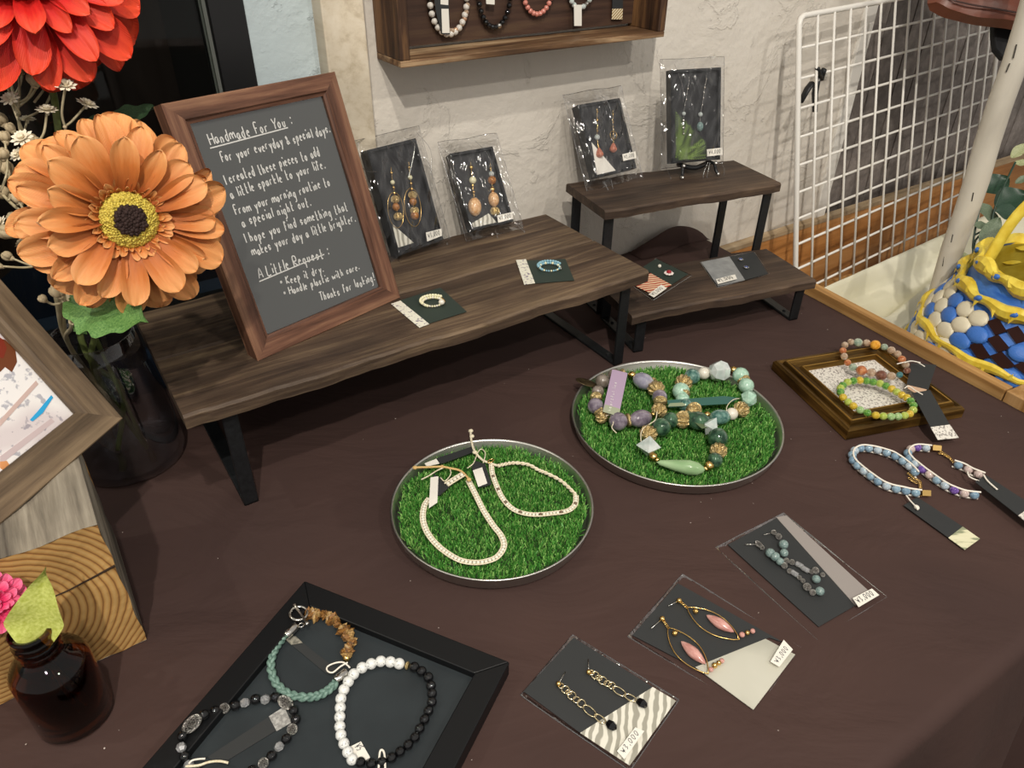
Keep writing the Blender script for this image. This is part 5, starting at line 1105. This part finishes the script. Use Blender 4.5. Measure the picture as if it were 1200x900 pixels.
def leaf_mesh(name, mat, w=.5, lobes=4, bend=.2, notch=.18, pt=False):
    def fn(u, v):
        s = (u-.5)*2; ww = w*math.sin(PI*min(.98, v*.93+.05))**.8*.5; ww *= 1-notch*(.5+.5*math.cos(v*lobes*2*PI))
        if pt: ww = w*.5*(min(1, v/.35)**.7)*max(0, 1-max(0, (v-.30)/.70)**1.35); s = s if s < 0 else s*.6
        return Vector((s*ww, v, .12*abs(s)*w-bend*v*v+.02*math.sin(v*14)*abs(s)))
    g = G(); g.grid(fn, 6, 22); return g.mesh(name, mat, True)
def leaf(name, me, parent, M, base, tip, nrm, wscale=1.0):
    b, t = M.inverted() @ Vector(base), M.inverted() @ Vector(tip); y = t-b; l = y.length; y.normalize(); z = M.inverted().to_3x3() @ Vector(nrm); z = (z-y*z.dot(y)).normalized(); x = y.cross(z)
    Q = Matrix((x, y, z)).transposed().to_4x4(); Q.translation = b
    return inst(name, me, parent, Q @ Matrix.Diagonal((l*wscale, l, l, 1)))
def gerbera(name, label, c, nrm, R, mats, layers, disc, roll=0, seed=1, stem=None):
    M = frame(c, CX, nrm); t = thing(name, label, 'flower', M); rs = random.Random(seed)
    mes = [[petal_mesh('petal', mats, w=.36+.04*k, cup=.16, curl=cl, seed=seed*10+k, tipw=.70+.04*k) for k in range(3)] for cl in (-.35, -.15, .1)]
    for (n, rr, el, r0, z0, mi) in layers:
        for k in range(n):
            a = 2*PI*(k+rs.uniform(-.25, .25))/n+rs.uniform(0, .1)+n
            Q = Matrix.Rotation(a, 4, 'Z') @ Matrix.Translation((0, r0*R, z0*R)) @ Matrix.Rotation(math.radians(el+rs.uniform(-9, 9)), 4, 'X') @ Matrix.Rotation(rs.uniform(-.3, .3), 4, 'Y')
            q = (rr-r0)*R*rs.uniform(.9, 1.06); inst('petal', mes[mi][rs.randrange(3)], t, Q @ Matrix.Diagonal((q*(1.0 if n > 12 else 1.15), q, q, 1)))
    if disc:
        dr, dh, m1, m2 = disc; G().sphere((0, 0, .06*R), (dr*R*.96, dr*R*.96, dh*R), 24, 12).obj('flower_disc', m1, t, smooth=True)
        g = G(); g2 = G()
        for k in range(520):
            ph = math.acos(1-k/520*.96); th = k*2.39996; p = Vector((dr*R*math.sin(ph)*math.cos(th), dr*R*math.sin(ph)*math.sin(th), .06*R+dh*R*math.cos(ph)))
            (g2 if ph < .56 else g).sphere(p*1.0+Vector((0, 0, .0012 if ph < .56 else 0)), (.0019 if ph < .56 else .0014)*rs.uniform(.6, 1.2)*(R/.062), 5, 3)
        o = g.obj('florets', m1, t, smooth=True); o['kind'] = 'stuff'; o = g2.obj('dark_florets', m2, t, smooth=True); o['kind'] = 'stuff'
    G().lathe([(0, -.30*R), (.10*R, -.28*R), (.16*R, -.10*R), (.2*R, .02*R), (0, .04*R)], 14).obj('calyx', M_stem, t, smooth=True)
    if stem:
        Mi = M.inverted(); G().tube(spline([Mi @ p for p in stem], 6), .0026, 8).obj('stem', M_stem, t, smooth=True)
    return t, M
VC = Vector((-.363, .545, TZ)); 
M_orange = petalmat('orange_petal', H('98471a'), H('c97636'), H('df9d60')); M_red = petalmat('red_petal', H('8a0a0a'), H('cc1812'), H('e24a28')); M_pinkp = petalmat('pink_petal', H('a3123c'), H('e02e68'), H('f06f97'))
M_disc = noisy('yellow_florets', [(.3, H('8f7a26')), (.6, H('d9c658'))], 900, .6, 0, .5); M_discd = simple('dark_florets', H('2a1712'), .8)
cO = onray(149, 257, .475); nO = (-ray(149, 257).normalized()+CX*.22-CU*.06).normalized()
LAY = [(17, 1.06, -18, .20, -.05, 0), (18, 1.02, -4, .20, -.02, 0), (17, .96, 8, .20, .02, 0), (16, .84, 22, .20, .04, 1), (26, .46, 52, .25, .03, 1), (26, .40, 66, .26, .03, 2)]
gerbera('gerbera', 'large orange gerbera with a yellow and dark brown centre, standing in the glass vase', cO, nO, .0640, M_orange, LAY, (.27, .12, M_disc, M_discd), seed=3,
        stem=[cO-nO*.012, cO-nO*.05+Vector((0, .02, -.03)), VC+Vector((.010, -.018, .132)), VC+Vector((-.008, .012, .06)), VC+Vector((.014, .004, .008))])
cR = onray(22, -30, .50); nR = (-ray(28, -6).normalized()-CX*.10+CU*.30).normalized()
LAY2 = [(13, 1.12, -40, .15, -.06, 0), (15, 1.12, -22, .15, -.03, 0), (15, 1.04, -4, .15, .0, 0), (14, .9, 14, .15, .03, 1), (14, .7, 34, .15, .05, 1), (12, .5, 58, .1, .05, 2)]
gerbera('gerbera', 'bright red double gerbera with orange petal tips, cut by the upper left corner', cR, nR, .0740, M_red, LAY2, (.10, .1, M_disc, M_discd), seed=8,
        stem=[cR-nR*.012, onray(58, 95, .545), onray(68, 150, .57), VC+Vector((-.004, -.006, .134)), VC+Vector((.004, .012, .07)), VC+Vector((-.012, .0, .008))])
# foliage between the flowers
Mv = Matrix.Translation(VC); Mvi = Mv.inverted()
fo = thing('leaf_stem', 'serrated green leaves on a stem in the vase, below and behind the orange gerbera', 'leaves', Mv)
lm, ld = leaf_mesh('leaf', M_leafg, .62, 4, .12, .22), leaf_mesh('leaf', M_leafd, .5, 4, .1, .2)
leaf('leaf', lm, fo, Mv, onray(84, 352, .50), onray(164, 372, .475), -fw+CU*.3, 1.15)
leaf('leaf', lm, fo, Mv, onray(86, 348, .52), onray(158, 352, .51), -fw+CU*.3)
leaf('leaf', lm, fo, Mv, onray(88, 372, .57), onray(100, 390, .56), -fw+CU*.3)
leaf('leaf', ld, fo, Mv, onray(112, 158, .60), onray(178, 122, .60), -fw+CU*.6, 1.1)
leaf('leaf', ld, fo, Mv, onray(92, 162, .60), onray(110, 134, .60), -fw+CU*.6)
G().tube(spline([Mvi @ p for p in (onray(112, 158, .60), onray(100, 240, .60), onray(95, 345, .58), VC+Vector((.012, -.010, .13)), VC+Vector((.016, .0, .01)))], 6), .0019, 7).obj('stem', M_stem, fo, smooth=True)
# gypsophila sprays
M_gyp = noisy('ivory_stem', [(.3, H('9d8f6c')), (.7, H('c2b596'))], 80, .6, 0, .2); M_gypf = simple('ivory_blossom', H('e9dfc9'), .6); M_gypb = noisy('beige_bud', [(.3, H('a2906f')), (.7, H('c9b796'))], 200, .6, 0, .3)
g = G()
for lay, (n, r, el) in enumerate(((9, 1, .15), (8, .75, .5), (6, .5, .9))):
    for k in range(n):
        a = 2*PI*k/n+lay*.4; d = Vector((math.cos(a), math.sin(a), 0)); s_ = Vector((-d.y, d.x, 0)); tip = d*r*math.cos(el)+Vector((0, 0, r*math.sin(el)*.6+.1*lay)); b = d*.1
        g.add([b-s_*.06, b+s_*.06, tip*.75+s_*.2, tip, tip*.75-s_*.2], [(0, 1, 2, 3, 4)])
g.lathe([(0, -.5), (.12, -.45), (.2, -.1), (0, .1)], 8); me_bl = g.mesh('blossom', M_gypf)
g = G()
for k in range(5): g.sphere((.34*math.cos(k*1.257), .34*math.sin(k*1.257), .1*(k%2)), (.42, .42, .62), 7, 5)
g.sphere((0, 0, .15), (.4, .4, .6), 7, 5); g.lathe([(0, -1.2), (.25, -1), (.5, -.5)], 8); me_bud = g.mesh('bud', M_gypb, True)
def spray(label, stem, br, dp, seed):
    t = thing('gypsophila_spray', label, 'flowers', Mv, 'ivory gypsophila sprays in the vase'); rs = random.Random(seed); g = G()
    S_ = [Mvi @ p for p in stem]; sp = spline(S_, 8); g.tube(sp, [.0022-.0012*(1-i/len(sp)) for i in range(len(sp))], 6)
    for (x, y, kd, r, sx, sy) in br:
        d = dp+rs.uniform(-.02, .02); p = Mvi @ onray(x, y, d); q = Mvi @ onray(sx, sy, dp+.005); mid = p.lerp(q, .5)+Vector((rs.uniform(-.004, .004), 0, -.004))
        g.tube(spline([q, mid, p], 5), .0009, 5)
        nn_ = (p-mid).normalized()+(Mvi.to_3x3() @ (-fw+CU*.5))*rs.uniform(.3, .9)
        rr = r*d/FPX; inst('blossom' if kd == 'f' else 'bud', me_bl if kd == 'f' else me_bud, t, Matrix.Translation(p) @ orient(nn_, rs.uniform(0, 6)) @ Matrix.Diagonal((rr, rr, rr, 1)))
    g.obj('stems', M_gyp, t, smooth=True)
    return t
deep = [VC+Vector((-.012, -.012, .132)), VC+Vector((-.006, .01, .05)), VC+Vector((.01, .01, .01))]
spray('ivory gypsophila spray rising left of the red gerbera stem', [onray(14, 122, .56), onray(32, 165, .56), onray(50, 190, .56), onray(62, 240, .56), onray(75, 330, .56)]+deep,
      [(12,116,'f',12,20,135),(55,129,'f',13,46,165),(77,100,'f',13,76,148),(102,122,'f',13,76,148),(76,149,'b',3,70,175),(26,162,'f',14,50,188),(21,181,'f',11,50,190),(21,72,'b',14,20,135),(41,92,'b',13,22,120),(12,150,'b',8,32,165),(70,175,'b',4,56,220),(3,92,'b',11,20,132),(62,60,'b',9,40,120)], .54, 1)
spray('ivory gypsophila spray with pale buds leaning out to the left', [onray(-20, 205, .55), onray(10, 235, .55), onray(38, 262, .55), onray(55, 300, .555), onray(66, 350, .56)]+deep,
      [(7,196,'b',11,10,235),(27,210,'b',10,30,250),(20,232,'b',9,32,255),(45,259,'f',10,50,285),(26,284,'f',10,48,296),(40,295,'f',12,60,305),(7,272,'b',12,38,265),(3,180,'b',10,0,225),(0,312,'b',5,54,302),(34,186,'b',12,20,240),(5,160,'b',9,0,225)], .53, 2)
spray('ivory gypsophila spray with two small buds low at the vase rim', [onray(102, 250, .54), onray(80, 290, .545), onray(78, 330, .55), onray(84, 380, .56)]+deep,
      [(67,341,'b',12,80,362),(84,364,'b',13,86,380),(50,350,'b',7,78,352),(105,322,'b',3,84,345),(95,240,'b',5,88,280),(66,270,'b',6,80,300)], .53, 3)
spray('dense ivory gypsophila spray with beige buds under the red gerbera', [onray(2, 60, .58), onray(18, 120, .58), onray(30, 190, .58), onray(50, 270, .58), onray(72, 350, .57)]+deep,
      [(10,62,'b',12,12,95),(28,75,'f',12,18,110),(52,82,'b',12,22,125),(64,100,'b',9,26,140),(0,140,'b',11,20,160),(18,205,'b',12,32,195),(38,165,'b',11,26,160),(2,225,'b',11,38,230),(52,200,'b',10,40,225),(15,255,'b',9,44,262),(60,235,'b',8,46,262),(0,262,'f',11,42,270),(32,140,'f',10,24,160),(8,300,'b',8,52,310),(30,232,'f',9,40,245)], .565, 7)
# ---- vase
va = thing('glass_vase', 'smoke grey glass vase holding the flowers, on the cloth beside the long riser', 'vase', Matrix.Translation(VC+Vector((0, 0, .0006))))
r0_, r1_ = .0485, .0345
G().lathe([(0, 0), (r0_-.006, 0), (r0_-.001, .003), (r0_, .010), (r0_-.003, .06), (r1_+.002, .120), (r1_, .1345), (r1_-.0012, .1352), (r1_-.0020, .1345), (r1_-.0005, .120), (r0_-.0052, .06), (r0_-.003, .010), (r0_-.007, .0055), (0, .0055)], 64).obj('glass', M_smoke, va, smooth=True)
# ---- pink flower and leaf in the bottle
cP = onray(-10, 708, .435); nP = (-ray(-5, 706).normalized()+CX*.7+CU*.1).normalized()
BN = Vector((-.286, .280, TZ))
tP, MPk = gerbera('pink_flower', 'small bright pink flower in the amber bottle, cut by the left edge', cP, nP, .0200, M_pinkp,
    [(13, 1.05, -5, .1, -.1, 0), (12, .95, 15, .1, 0, 1), (10, .8, 35, .1, .05, 1), (8, .6, 55, .08, .08, 2), (6, .4, 75, .05, .1, 2)], None, seed=4, stem=[cP-nP*.002, onray(18, 735, .44), BN+Vector((-.003, -.002, .073)), BN+Vector((.006, .006, .006))])
M_lime = noisy('lime_leaf', [(.3, H('a9b24c')), (.7, H('cfd67a'))], 30, .45, 0, .3, .001)
lt = thing('lime_leaf', 'pointed yellow green leaf standing in the amber bottle', 'leaf', Mq)
leaf('blade', leaf_mesh('leaf', M_lime, .66, 0, .05, 0, True), lt, Mq, BN+Vector((.003, -.002, .072)), onray(52, 667, .425), -fw+CX*.3)
G().tube([Mq.inverted() @ p for p in (BN+Vector((.0, -.002, .076)), BN+Vector((-.004, .006, .006)))], .0013, 6).obj('stalk', M_lime, lt, smooth=True)

# ================================================================== crate, side table, cream cloth
SD = Vector((-.471, .882, 0)); SR = Vector((.882, .471, 0)); PN = Vector((.5285, .6535, TZ))+SR*.0015
Mcr = frame(Vector((PN.x, PN.y, TZ-.150)), SR, (0, 0, 1))       # x right, y back
cr = thing('wooden_shelf', 'light oak display shelf beside the table, its raised rim and corner post showing', 'shelf', Mcr)
H_ = .163
G().box((-.007, -.18, -H_/2), (.007, .18, H_/2)).obj('side_board', wood('light_oak_board', H('8a6235'), H('b08550'), H('caa26c'), 50, .05, .5, .35, 1, 8), cr, M=Matrix.Translation((.007, .181, H_/2)), bev=.001)
G().box((-.0175, -.0175, -H_/2), (.0175, .0175, H_/2)).obj('corner_post', M_crateV, cr, M=Matrix.Translation((.0175, -.018, H_/2)), bev=.001)
G().box((.0145, -.0355, 0), (.45, .36, .006)).box((.0365, -.095, 0), (.45, -.0355, .006)).obj('base_board', M_crate, cr)
stb = thing('side_table', 'plain low wooden side table under the oak shelf', 'table', Matrix.Translation((.75, 1.05, 0)))
def pt3(x, y, z): return Mcr @ Vector((x, y, z))
Mst = stb.matrix_world.inverted() if False else Matrix.Translation((-.75, -1.05, 0))
G().prism([Mst @ pt3(x, y, -.024) for x, y in ((-.0, -.10), (.62, -.10), (.62, .50), (-.0, .50))], 0, d=(0, 0, .0235)).obj('tabletop', M_crate, stb)
for x, y in ((.03, -.07), (.59, -.07), (.03, .47), (.59, .47)):
    p = Mst @ pt3(x, y, 0); G().box((p.x-.02, p.y-.02, 0), (p.x+.02, p.y+.02, TZ-.174)).obj('leg', M_crate, stb)
g = G(); Sa, Sb = Vector((.405, .955, 0)), Vector((.640, .600, 0)); Ra, Rb = Vector((.447, 1.022, 0)), Vector((1.13, 1.565, 0))
PROF = [(0, -.128), (.02, -.085), (.05, -.066), (.085, -.067), (.11, -.078), (.15, -.108), (.22, -.120), (.5, -.123), (.8, -.118), (1.0, -.105)]
def cz(u, v):
    s = Sa.lerp(Sb, u); r = Ra.lerp(Rb, u); p = r.lerp(s, v)
    for i in range(len(PROF)-1):
        if PROF[i][0] <= v <= PROF[i+1][0]+1e-9: t = (v-PROF[i][0])/(PROF[i+1][0]-PROF[i][0]); t = t*t*(3-2*t); z = PROF[i][1]*(1-t)+PROF[i+1][1]*t; break
    f = min(1, max(0, v-.12)*4)
    fold = .018*math.exp(-((u*1.4+v*.9-.95)/.07)**2)*f+.013*math.exp(-((u*1.2-v*.6-.05)/.06)**2)*f+.004*math.sin(u*25+v*9)*f*.6+.0012*math.sin(u*70)*max(0, 1-abs(v-.12)*12)
    return Vector((p.x, p.y, TZ+z+fold))
g.grid(lambda u, v: cz(u, v), 150, 70); cc = g.obj('cream_cloth', M_cream, None, smooth=True); tag(cc, 'cream cloth draped over the oak shelf up to the foot of the white grid', 'cloth')

# ================================================================== white grid, clip, pole
gy, gl, gr, gs = math.radians(37.3), math.radians(12.8), math.radians(1.5), .04
a_ = Vector((math.cos(gy), math.sin(gy), 0)); n_ = Vector((-math.sin(gy), math.cos(gy), 0)); up_ = Vector((0, 0, 1))*math.cos(gl)+n_*math.sin(gl)
ax_ = a_*math.cos(gr)+up_*math.sin(gr); uy_ = -a_*math.sin(gr)+up_*math.cos(gr)
Mgr = frame(Vector((.386, 1.117, TZ+.310)), ax_, ax_.cross(uy_))
gd = thing('wire_grid', 'white wire grid panel leaning against the wall behind the cream cloth', 'grid', Mgr)
NX, NY = 15, 11; Wg, Hg = NX*gs, NY*gs; rc = .010
path = [(rc, 0), (Wg-rc, 0), (Wg-rc*.3, -rc*.3), (Wg, -rc), (Wg, -Hg+rc), (Wg-rc*.3, -Hg+rc*.3), (Wg-rc, -Hg), (rc, -Hg), (rc*.3, -Hg+rc*.3), (0, -Hg+rc), (0, -rc), (rc*.3, -rc*.3)]
G().tube([(x, y, 0) for x, y in path], .0040, 8, closed=True).obj('border_wire', M_white, gd, smooth=True)
vw = G().tube([(0, -Hg/2+.002, 0), (0, Hg/2-.002, 0)], .0020, 6).mesh('wire', M_white, True); hw = G().tube([(-Wg/2+.002, 0, 0), (Wg/2-.002, 0, 0)], .0020, 6).mesh('wire', M_white, True)
for i in range(1, NX): inst('wire', vw, gd, Matrix.Translation((i*gs, -Hg/2, .002)))
for j in range(1, NY): inst('wire', hw, gd, Matrix.Translation((Wg/2, -j*gs, -.002)))
cl = thing('spring_clip', 'black spring clip gripping the upper left of the white grid', 'clip', Mgr)
def gp(x, y, off): return L(Mgr, x, y, off)
for (x, y), w_ in (((938, 120), .0062), ((955, 131), .0055)):
    p, q = gp(x, y, -.016), gp(959, 88, -.006); cl_ = G().tube([p, p.lerp(q, .5)+Vector((0, 0, -.003)), q], [w_*.8, w_, w_*.9], 8, sq=.5).obj('handle', M_iron, cl, smooth=True)
for (x, y) in ((958, 80), (966, 81)):
    p, q = gp(961, 92, -.006), gp(x, y, .004); G().tube([p, q], [.006, .004], 8, sq=.6).obj('jaw', M_iron, cl, smooth=True)
G().tube([gp(953, 93, -.008), gp(966, 90, -.008)], .0055, 10).obj('spring', M_silverd, cl)
pb_ = at(1089, 380, -.125); pb_ = at(1086, 388, -.10); d_ = ray(1211, 4); pt_ = CAM+d_*((.985-CAM.y)/d_.y); dv = (pt_-pb_).normalized()
p0 = pb_-dv*((pb_.z-(TZ-.112))/dv.z)
po = thing('white_pole', 'worn white painted wooden pole standing upright in front of the grid', 'pole', Matrix.Translation(p0))
pl = (pt_-p0)*1.5; sp = [p0*0+pl*(i/14) for i in range(15)]; sp = [q+Vector((.0015*math.sin(i*1.7), 0, 0)) for i, q in enumerate(sp)]
G().tube(sp, [.0150-.0006*math.sin(i*.9) for i in range(15)], 20).obj('shaft', M_pole, po, smooth=True)
g = G()
for (xa, ya, xb, yb) in ((1118,271,1116,280),(1113,284,1110,293),(1108,297,1106,308),(1142,222,1140,232),(1184,72,1180,82),(1192,50,1188,66)):
    def onp(x, y):
        d = ray(x, y).normalized(); w0 = CAM-p0; b = d.dot(dv); t = (b*dv.dot(w0)-d.dot(w0))/(1-b*b); q = CAM+d*t; s_ = (q-p0).dot(dv); ax = p0+dv*s_; r_ = (CAM-ax); r_ -= dv*r_.dot(dv); off = q-ax; r_.normalize()
        off -= r_*off.dot(r_); k_ = math.sqrt(max(0, .0149**2-off.length_squared)); return ax+off+r_*k_-p0
    g.tube([onp(xa, ya), onp((xa+xb)/2, (ya+yb)/2), onp(xb, yb)], .0009, 4)
g.obj('paint_cracks', simple('crack_grey', H('3c3934'), .8), po)

# ================================================================== woven basket
BC = Vector((.700, .858, TZ)); Mbk = Matrix.Translation(BC+Vector((0, 0, -.112)))
bs = thing('woven_basket', 'blue and yellow woven plastic strap basket on the oak shelf, at the right edge', 'basket', Mbk)
def brad(z):   # z relative to table
    P = [(-.112, .150), (-.05, .145), (-.015, .133), (.02, .112), (.06, .092)]
    for i in range(len(P)-1):
        if z <= P[i+1][0]: t = (z-P[i][0])/(P[i+1][0]-P[i][0]); return P[i][1]*(1-t)+P[i+1][1]*t
    return P[-1][1]
def bpnt(th, z, o=0): r = brad(z)+o; return Vector((r*math.cos(th), r*math.sin(th), z+.112))
M_blue = noisy('blue_strap', [(.3, H('2a5fb5')), (.7, H('4c84d6'))], 40, .35, 0, .3, .0008, sc=(1, 1, 4)); M_yel = noisy('yellow_strap', [(.3, H('d6b52e')), (.7, H('f2dc5a'))], 60, .35, 0, .4, .0008); M_crm = simple('cream_strap', H('ded6bd'), .4); M_brw = simple('brown_strap', H('2b130e'), .8, 0, .2)
g = G(); g.grid(lambda u, v: bpnt(u*2*PI, -.112+v*.170, -.004), 72, 16); g.lathe([(0, .001), (.146, .001)], 40); g.obj('strap_shell', M_blue, bs, smooth=True)
g = G(); g.grid(lambda u, v: bpnt(u*2*PI, -.105+v*.163, -.008), 72, 8, flip=True); g.obj('lining', M_yel, bs, smooth=True)
NC = 30; rows = 8; rh = .0152; rnd = random.Random(2)
padc = {}
for j in range(rows):
    z = -.098+j*rh*1.0
    for i in range(NC):
        th = 2*PI*(i+(.5 if j % 2 else 0))/NC; r = brad(z); wd = r*2*PI/NC*.52; e_ = .55 if j % 2 else .5
        iv = (i-15+NC) % NC      # 15 = facing the camera's left
        if iv in (0, 29, 28, 27, 26, 1) and j >= 3: mt = M_crm if (i+j) % 3 else M_blue; shp = 'oval'
        elif j >= 1 and (j % 2 == 1) and (iv in (2, 3, 4, 5, 6, 7, 8, 9)): mt = M_brw; shp = 'dia'
        elif j % 2 == 0 and j < 7 and iv in (3, 5, 7, 9): mt = M_brw; shp = 'dia'
        else: mt = M_blue; shp = 'oval'
        key = (mt.name, shp)
        if key not in padc:
            g = G()
            if shp == 'oval': g.sphere((0, 0, 0), (1, .16, 1), 10, 6)
            else: g.prism([(-.95, 0, 0), (-.35, 0, -.9), (.95, 0, 0), (.35, 0, .9)], 0, d=(0, .12, 0))
            padc[key] = g.mesh('strap_pad', mt, shp == 'oval')
        p = bpnt(th, z, -.001 if shp == 'oval' else -.0035); slp = (brad(z+.01)-brad(z-.01))/.02
        Q = Matrix.Translation(p) @ Matrix.Rotation(th-PI/2, 4, 'Z') @ Matrix.Rotation(-math.atan(slp), 4, 'X') @ Matrix.Rotation(rnd.uniform(-.12, .12), 4, 'Y')
        inst('strap_pad', padc[key], bs, Q @ Matrix.Diagonal((wd*1.08, .022, rh*.72, 1)))
for z, rr, tw, nm_ in ((.056, .0115, 1, 'rim_band'), (.028, .0105, 1, 'yellow_band'), (-.034, .0070, 0, 'yellow_band'), (-.088, .006, 0, 'yellow_band')):
    pts = [bpnt(2*PI*k/90, z+.002*math.sin(k*1.05), .002+.0015*math.sin(k*.8)) for k in range(90)]
    g = G().tube(pts, [rr*(.85+.28*math.sin(k*.62)) for k in range(90)], 8, closed=True, sq=.75)
    for k in range(0, 90, 3):
        p = pts[k]; o_ = Vector((math.cos(2*PI*k/90), math.sin(2*PI*k/90), 0)); tn = Vector((-o_.y, o_.x, 0)); s_ = rnd.choice((-1, 1))
        q = p+o_*rr*.7; g.add([q-tn*.004, q+tn*.004, q+Vector((0, 0, s_*.010))+tn*.005*rnd.uniform(-1, 1)+o_*.002, q+o_*.002], [(0, 1, 2), (0, 2, 3), (1, 3, 2)])
    ob = g.obj(nm_, M_yel, bs, smooth=False)
    if tw:
        for k in range(0, 90, 6):
            p = pts[k]+Vector((math.cos(2*PI*k/90), math.sin(2*PI*k/90), .35))*rr*.62; inst('blue_inlay', padc[(M_blue.name, 'oval')], ob, Matrix.Translation(p) @ Matrix.Rotation(2*PI*k/90-PI/2, 4, 'Z') @ Matrix.Rotation(.6, 4, 'Y') @ Matrix.Diagonal((.0065, .018, .0038, 1)))
h0 = Mbk.inverted() @ (BC+Vector((-.080, .035, .055))); h1 = Mbk.inverted() @ (BC+Vector((.08, .045, .055))); g = G()
g.tube(spline([h0, h0.lerp(h1, .12)+Vector((0, 0, .07)), h0.lerp(h1, .5)+Vector((0, 0, .13)), h0.lerp(h1, .88)+Vector((0, 0, .07)), h1], 8), .0085, 8, sq=.5); g.obj('handle', M_yel, bs, smooth=True)

# ================================================================== foliage and leather bag at the right edge
pB = CAM+ray(1160, 330)*1.20; Mpl = Matrix.Translation((pB.x, pB.y, TZ-.118))
pt_ = thing('leafy_plant', 'dark green leafy stems with pale variegated leaves between the pole and the basket', 'plant', Mpl)
M_dkleaf = noisy('glossy_dark_leaf', [(.3, H('1c3328')), (.7, H('35533f'))], 40, .4, 0, .2); M_pale = noisy('variegated_leaf', [(.42, H('6c7d45')), (.55, H('c9cba0'))], 120, .5, 0, .2); M_sage = noisy('sage_leaf', [(.3, H('55664f')), (.7, H('7c8a71'))], 40, .5, 0, .2)
lr, ls_, lv_ = leaf_mesh('leaf', M_dkleaf, .95, 0, .10, 0), leaf_mesh('leaf', M_sage, .55, 0, .15, 0), leaf_mesh('leaf', M_pale, .6, 0, .1, 0)
for me, (xa, ya), (xb, yb), d in ((lr, (1166, 243), (1203, 226), 1.20), (lr, (1152, 225), (1182, 208), 1.24), (ls_, (1168, 262), (1146, 236), 1.19), (ls_, (1160, 268), (1142, 262), 1.18), (lr, (1166, 248), (1196, 252), 1.18), (ls_, (1150, 292), (1172, 254), 1.17),
    (lv_, (1145, 300), (1130, 318), 1.14), (lv_, (1150, 302), (1158, 322), 1.14), (lv_, (1158, 288), (1178, 282), 1.16), (lv_, (1140, 305), (1122, 300), 1.15), (lv_, (1148, 312), (1136, 332), 1.13), (lv_, (1170, 275), (1188, 268), 1.17), (lv_, (1185, 185), (1203, 168), 1.25), (lv_, (1188, 192), (1208, 190), 1.25), (ls_, (1190, 215), (1206, 205), 1.22)):
    leaf('leaf', me, pt_, Mpl, onray(xa, ya, d), onray(xb, yb, d-.01), -fw+CU*.5)
Mpi = Mpl.inverted(); base = Vector((0, 0, 0))
for pts in (((1150, 318), (1160, 285), (1166, 243), (1190, 190)), ((1150, 318), (1140, 290), (1152, 225)), ((1150, 318), (1142, 285), (1158, 268), (1143, 275))):
    G().tube(spline([base]+[Mpi @ onray(x, y, 1.18) for x, y in pts], 6), .0016, 6).obj('stem', M_dkleaf, pt_, smooth=True)
Mbg = frame(onray(1092, 2, 1.02), CX*.97-CU*.19+fw*.1, -fw+CU*.2)
lb = thing('leather_bag', 'brown leather bag hanging at the upper right corner, above the grid', 'bag', Mbg)
M_lea = noisy('brown_leather', [(.3, H('4a2215')), (.7, H('7a3f28'))], 9, .42, 0, .5, .004, 6, bscale=30)
g = G()
def bagp(u, v, s_): 
    x = -.006+u*.24; y = -.016-.008*u+v*.17+.003*math.sin(u*17)*(1-v)*.6+.012*max(0, 1-u*9); e = min(1, min(u*8, v*9+.2)); return Vector((x, y, s_*.018*e**.5+.003*math.sin(u*19+v*7)*s_*e))
g.grid(lambda u, v: bagp(u, v, 1), 30, 14); g.grid(lambda u, v: bagp(u, v, -1), 30, 14, flip=True)
g.grid(lambda u, v: bagp(u, 0, -1+2*v), 30, 3); g.grid(lambda u, v: bagp(0, u, 1-2*v), 14, 3)
g.obj('body', M_lea, lb, smooth=True)
G().tube([(.0+u*.022, -.0105-.0007*u*1.0+.012*max(0, 1-u*.9), .0185) for u in range(11)], .0012, 5).obj('seam', simple('dark_seam', H('351710'), .5), lb)
M_fur = simple('black_fabric', H('101114'), .8)
q = [Mbg.inverted() @ onray(x, y, 1.045) for x, y in ((1165, 18), (1165, 40), (1167, 55), (1177, 67), (1190, 62), (1205, 40), (1205, 10))]
g = G(); g.prism(q, 0, d=Vector((0, 0, -.012))); g.obj('black_lining', M_fur, lb, bev=.003)
# lint specks on the cloth
g = G(); rnd = random.Random(12)
for k in range(70):
    a, b = rnd.uniform(.02, .95), rnd.uniform(.03, .50); p = tab(a, b, .0012); q = rnd.uniform(.0003, .0009); an = rnd.uniform(0, PI)
    d = Vector((math.cos(an), math.sin(an), 0))*q; e = Vector((-d.y, d.x, 0))*rnd.uniform(.3, .8); g.add([p-d, p-e, p+d, p+e], [(0, 1, 2, 3)])
o = g.obj('lint', simple('lint_white', H('b9aca4'), .9), tc); o['kind'] = 'stuff'
